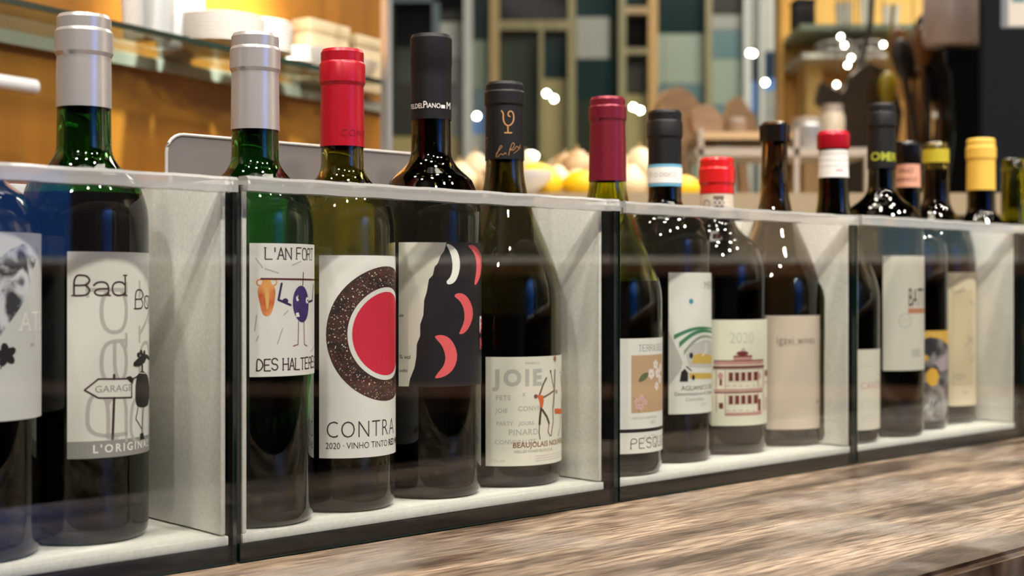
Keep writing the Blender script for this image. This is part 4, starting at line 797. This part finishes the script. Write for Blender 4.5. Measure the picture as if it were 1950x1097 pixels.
def rx(px): return (px-CX)/F*2.5
def rz(py): return HC-(py-CY)/F*2.5
bx('shelf', RKW, t, rx(1320), rx(1505), -0.05, 0.10, rz(270), rz(257)); bx('shelf', RK, t, rx(1318), rx(1640), -0.06, 0.10, rz(303), rz(288))
for x_ in (1322, 1500, 1632): bx('post', RK, t, rx(x_), rx(x_+9), -0.06, -0.045, BCZ+0.0003, rz(252 if x_ < 1510 else 300))
bx('post', RK, t, rx(1322), rx(1331), 0.088, 0.1, BCZ+0.0003, rz(252))
def jar(px, py0, py1, w, Y, m, lab, lidm=None):
    p = at(px, py1, Y); r = w/F*Y/2; h = (py1-py0)/F*Y; z = p.z
    t = thing('jar', lab, 'jar', (p.x, Y, z), 0); bm = NB(); lathe(bm, [(0, 0), (r*0.95, 0), (r, 0.003), (r, h*0.75), (r*0.8, h*0.85), (0, h*0.85)], 24); mk('body', bm, m, t, 40)
    bm = NB(); lathe(bm, [(0, h*0.852), (r*0.85, h*0.852), (r*0.85, h), (0, h)], 24); mk('lid', bm, lidm or RK, t, 40)
PALE = M('jar_pale', 'c8bba5', 0.3); 
jar(1535, 225, 288, 62, 2.5, M('pot_steel', 'a7a5a4', 0.3, 0.5), 'silver pot standing on the rack behind the red and white neck'); jar(1585, 200, 288, 46, 2.52, PALE, 'pale jar on the rack beside the silver pot'); jar(1400, 225, 257, 42, 2.5, M('jar_brownish', '8e7765', 0.4), 'brown pot on the rack beside the pointed board')

# ------------------------------------------------------------------ right-hand cabinet
CY_ = 3.05
def kx(px, Y=CY_): return (px-CX)/F*Y
def kz(py, Y=CY_): return HC-(py-CY)/F*Y
cab = thing('wall_cabinet', 'light orange wooden cabinet in the blurred right background', 'cabinet', (0, CY_, 0)); CW = noisy('cabinet_wood', 'cf9a48', 'e6b866', rough=0.45, ns=5, scale=(1, 1, 0.3), dist=0.5); CB = M('cabinet_beige', 'b59468', 0.5)
bx('back_panel', CW, cab, kx(1505), kx(1880), 0.12, 0.14, FLOORZ, 1.0)
bx('side_panel', CW, cab, kx(1498), kx(1506), 0.08, 0.14, FLOORZ, 1.0)
bx('shelf', M('shelf_sage', '93a392', 0.3), cab, kx(1506), kx(1880), -0.10, 0.1195, kz(72), kz(62)); bx('shelf', CB, cab, kx(1506), kx(1880), -0.14, 0.1195, kz(305), kz(292)); bx('shelf', M('shelf_pale_metal', 'b9bdb6', 0.3, 0.4), cab, kx(1506), kx(1700), -0.12, 0.1195, kz(128), kz(118))
bx('door', CB, cab, kx(1506)+.001, kx(1690), -0.135, -0.115, FLOORZ+0.1, kz(308)); bx('door', CB, cab, kx(1694), kx(1880), -0.135, -0.115, FLOORZ+0.1, kz(308))
bx('upright', M('cabinet_light', 'e2c27c', 0.5), cab, kx(1532), kx(1562), -0.02, 0.1, kz(290), kz(128)+0.0005)
SHZ2 = kz(62); 
def kthing(nm, lab, cat, px, py, dy=0.0, group=None): return thing(nm, lab, cat, (kx(px, CY_+dy), CY_+dy, kz(py, CY_+dy)), 0, group)
t = thing('black_box', 'small black box on the top cabinet shelf at its left end', 'box', (kx(1525), CY_-0.02, kz(62)+0.0003)); bx('body', BLACK, t, -0.022, 0.022, -0.03, 0.03, 0, 0.055, bevel=0.002); bx('lid', BLACK, t, -0.023, 0.023, -0.031, 0.031, 0.0553, 0.066, bevel=0.002)
for i, (px, w, h) in enumerate(((1600, 34, 50), (1645, 30, 62), (1690, 34, 45))):
    t = thing('drinking_glass', 'clear glass on the top cabinet shelf, '+('leftmost of three', 'middle one of three', 'rightmost of three')[i], 'glass', (kx(px), CY_-0.03, kz(62)+0.0003), 0, 'glasses on the cabinet shelf')
    r = w/F*CY_/2; hh = h/F*CY_; bm = NB(); lathe(bm, [(0, 0), (r*0.7, 0), (r, hh), (r-0.002, hh), (r*0.66, 0.005), (0, 0.005)], 20); mk('bowl', bm, M('clear_glass', 'f4f7f6', 0.12, trans=0.6, ior=1.5), t, 40)
CH_ = M('wire_white', 'e9e9e4', 0.2, 0.2)
for i, (px, py, w) in enumerate(((1590, 112, 70), (1650, 108, 60))):
    t = kthing('wire_basket', 'shiny wire basket on the cabinet, '+('the left one' if i == 0 else 'the right one'), 'basket', px, 118, -0.06, 'shiny wire baskets'); W_ = w/F*CY_/2
    for z_ in (0.002, 0.02, 0.038):
        bm = NB(); tube(bm, [(W_*math.cos(k*PI/8), 0.045*math.sin(k*PI/8), z_+0.0005) for k in range(17)], 0.0022, 6); mk('ring', bm, CH_, t, 60)
    bm = NB()
    for k in range(12): tube(bm, [(W_*math.cos(k*PI/6), 0.045*math.sin(k*PI/6), 0.001), (W_*math.cos(k*PI/6), 0.045*math.sin(k*PI/6), 0.04)], 0.0015, 5)
    tag(mk('wires', bm, CH_, t, 60), kind='stuff')
GL2 = M('glint_glow', 'fff2d8', 0.4, emit=30.0)  # glowing beads stand in for glints on the metal rack
for i, (px, py) in enumerate(((1601, 70), (1608, 86), (1682, 85), (1621, 110), (1614, 124), (1631, 141), (1593, 161), (1759, 68), (1738, 222), (1775, 80))):
    globe(px, py, CY_-0.25, 0.0045, 'tiny glowing bead for a metal glint before the cabinet, '+('highest of the left cluster', 'second highest of the left cluster', 'alone to the right of the left cluster', 'third from the top of the left cluster', 'fourth from the top of the left cluster', 'just above the dark pan', 'in front of the corner of the dark pan', 'high among the utensils', 'beside the tall dark capsule', 'rightmost, by the pink jug')[i], GL2, 'glowing glint beads before the cabinet')
DK_ = noisy('dark_pan', '2b2012', '3d2d16', rough=0.35, ns=6)
t = thing('pan', 'dark brown angular pan hanging before the cabinet', 'pan', (kx(1635, 2.8), 2.8, kz(190, 2.8))); q_ = lambda *p: [(kx(p[i], 2.8)-kx(1635, 2.8), kz(p[i+1], 2.8)-kz(190, 2.8)) for i in range(0, len(p), 2)]
bm = NB(); prism(bm, q_(1552, 194, 1562, 156, 1600, 178, 1612, 148, 1650, 118, 1690, 140, 1716, 215, 1702, 300, 1690, 400, 1604, 400, 1592, 310, 1600, 262, 1585, 220), -0.02, 0.02); mk('body', bm, DK_, t, None, 0.004)
bm = NB(); tube(bm, [(0, 0.01, 0.05), (0.03, 0.02, 0.16), (0.035, 0.02, 0.3)], 0.006, 8); mk('handle', bm, BLACK, t, 40)
t = thing('leaf_spoon', 'yellow green ladle hanging beside the dark pan', 'ladle', (kx(1690, 2.75), 2.75, kz(150, 2.75))); bm = NB(); ball(bm, (0, 0, -0.02), 0.018, 0.012, 0.036); mk('scoop', bm, M('olive_yellow', '8f7d12', 0.3), t, 180); bm = NB(); tube(bm, [(0, 0, 0.01), (0.012, 0, 0.15)], 0.004, 8); mk('handle', bm, M('olive_yellow', '8f7d12', 0.3), t, 60)
UM = [noisy('utensil_brown', '5b3a17', '774d20', rough=0.4, ns=10), M('utensil_dark', '1d1815', 0.35), M('utensil_steel', '8c8a86', 0.2, 0.8)]
t = thing('utensil_pot', 'black pot holding long kitchen utensils in the right background', 'pot', (kx(1765, 2.7), 2.7, BCZ)); bm = NB(); lathe(bm, [(0, 0), (0.05, 0), (0.056, 0.09), (0.052, 0.09), (0.046, 0.004), (0, 0.004)], 28); mk('body', bm, BLACK, t, 40); bm = NB(); lathe(bm, [(0.0565, 0.082), (0.0585, 0.083), (0.0585, 0.09), (0.0565, 0.091), (0.0565, 0.082)], 28); mk('rim', bm, UM[2], t, 40)
for i in range(13):
    px = 1706+i*9.4; p = (kx(1765, 2.7)+R.uniform(-0.03, 0.03), 2.7+R.uniform(-0.025, 0.025)); top = at(px+R.uniform(-4, 4), R.uniform(20, 95), 2.7+R.uniform(-0.05, 0.03)); k = (0, 1, 1, 0, 2)[i % 5]
    t = thing(('wooden_spoon', 'black_spatula', 'steel_ladle')[k], ('brown wooden spoon', 'black spatula', 'steel ladle')[k]+' standing in the utensil pot, '+('leftmost', 'second', 'third', 'fourth', 'fifth', 'rightmost')[sum(1 for w in range(i) if (0, 1, 1, 0, 2)[w % 5] == k)]+' of its kind', 'utensil', (p[0], p[1], BCZ+0.006), 0, ('wooden spoons', 'black spatulas', 'steel ladles')[k]+' in the utensil pot')
    d = Vector((top.x-p[0], top.y-p[1], top.z-BCZ-0.006)); bm = NB(); tube(bm, [(0, 0, 0), d*0.5, d*0.82], 0.0055, 8); mk('handle', bm, UM[k], t, 60)
    bm = NB(); ball(bm, (0, 0, 0), 0.022, 0.007, 0.042, 12)
    qq = Vector((0, 0, 1)).rotation_difference(d.normalized()).to_matrix()
    for v in bm.verts: v.co = qq @ v.co+d*0.93
    mk('head', bm, UM[k], t, 180)
t = thing('glass_jug', 'pale pink frosted plastic jug high beside the dark column', 'jug', (kx(1812, 2.62), 2.62, kz(88, 2.62))); fm = M('frosted_rose', 'b3a4a2', 0.35); bm = NB(); lathe(bm, [(0, 0), (0.05, 0), (0.055, 0.01), (0.052, 0.12), (0.04, 0.14), (0.036, 0.14), (0.045, 0.12), (0.046, 0.006), (0, 0.006)], 32); mk('body', bm, fm, t, 40); bm = NB(); tube(bm, [(0.05, 0, 0.11), (0.08, 0, 0.10), (0.08, 0, 0.04), (0.054, 0, 0.03)], 0.006, 8); mk('handle', bm, fm, t, 60)
t = thing('equipment_stand', 'black appliance with curved front beside the dark column', 'appliance', (kx(1838, 2.66), 2.66, BCZ)); hh = kz(92, 2.62)-BCZ
bm = NB(); pts = [(-0.075, 0), (0.04, 0), (0.04, hh-0.002), (-0.06, hh-0.002), (-0.06, hh-0.03), (-0.05, hh-0.05), (-0.042, hh*0.5), (-0.055, 0.05), (-0.075, 0.03)]; prism(bm, pts, -0.06, 0.06); mk('body', bm, M('appliance_black', '0d0f12', 0.25), t, None, 0.003)
bx('tray', M('appliance_tray', 'a9a1a4', 0.3), t, -0.09, -0.0755, -0.04, 0.04, 0.002, 0.02)
t = thing('wall_column', 'dark navy column at the right edge with a note on it', 'column', (0, 2.3, 0)); NV = M('column_navy', '0d1117', 0.7, spec=0.08); x0 = kx(1872, 2.3)
bx('shaft', NV, t, x0, x0+0.5, 0, 0.02, FLOORZ, CEIL-0.001); bx('skirting', BLACK, t, x0-0.004, x0+0.504, -0.006, 0.026, FLOORZ+0.0005, FLOORZ+0.09)
t = thing('paper_note', 'white paper note with a teal corner on the dark column', 'note', (kx(1908, 2.295), 2.2985, kz(52, 2.295))); bx('sheet', M('note_paper', 'b9b4ad', 0.7), t, 0.012, 0.10, -0.0003, 0.0012, 0.003, 0.12); bx('sleeve', M('note_sleeve', '6f7478', 0.25), t, 0, 0.112, 0.0, 0.0014, 0, 0.13); bx('print', M('note_teal', '2f6a72', 0.6), t, 0.018, 0.04, -0.0006, 0.0, 0.043, 0.07)
b = Bottle('short green glass bottle behind the bins beside the red and white neck', 1540, 1.95, 378, 30, 11, 'bordeaux', bglass('glass_bright_green', '8a9a1e'), None, group='bottles behind the bins', base=BCZ-0.0, hs=(0.6, 0.8)) if False else None
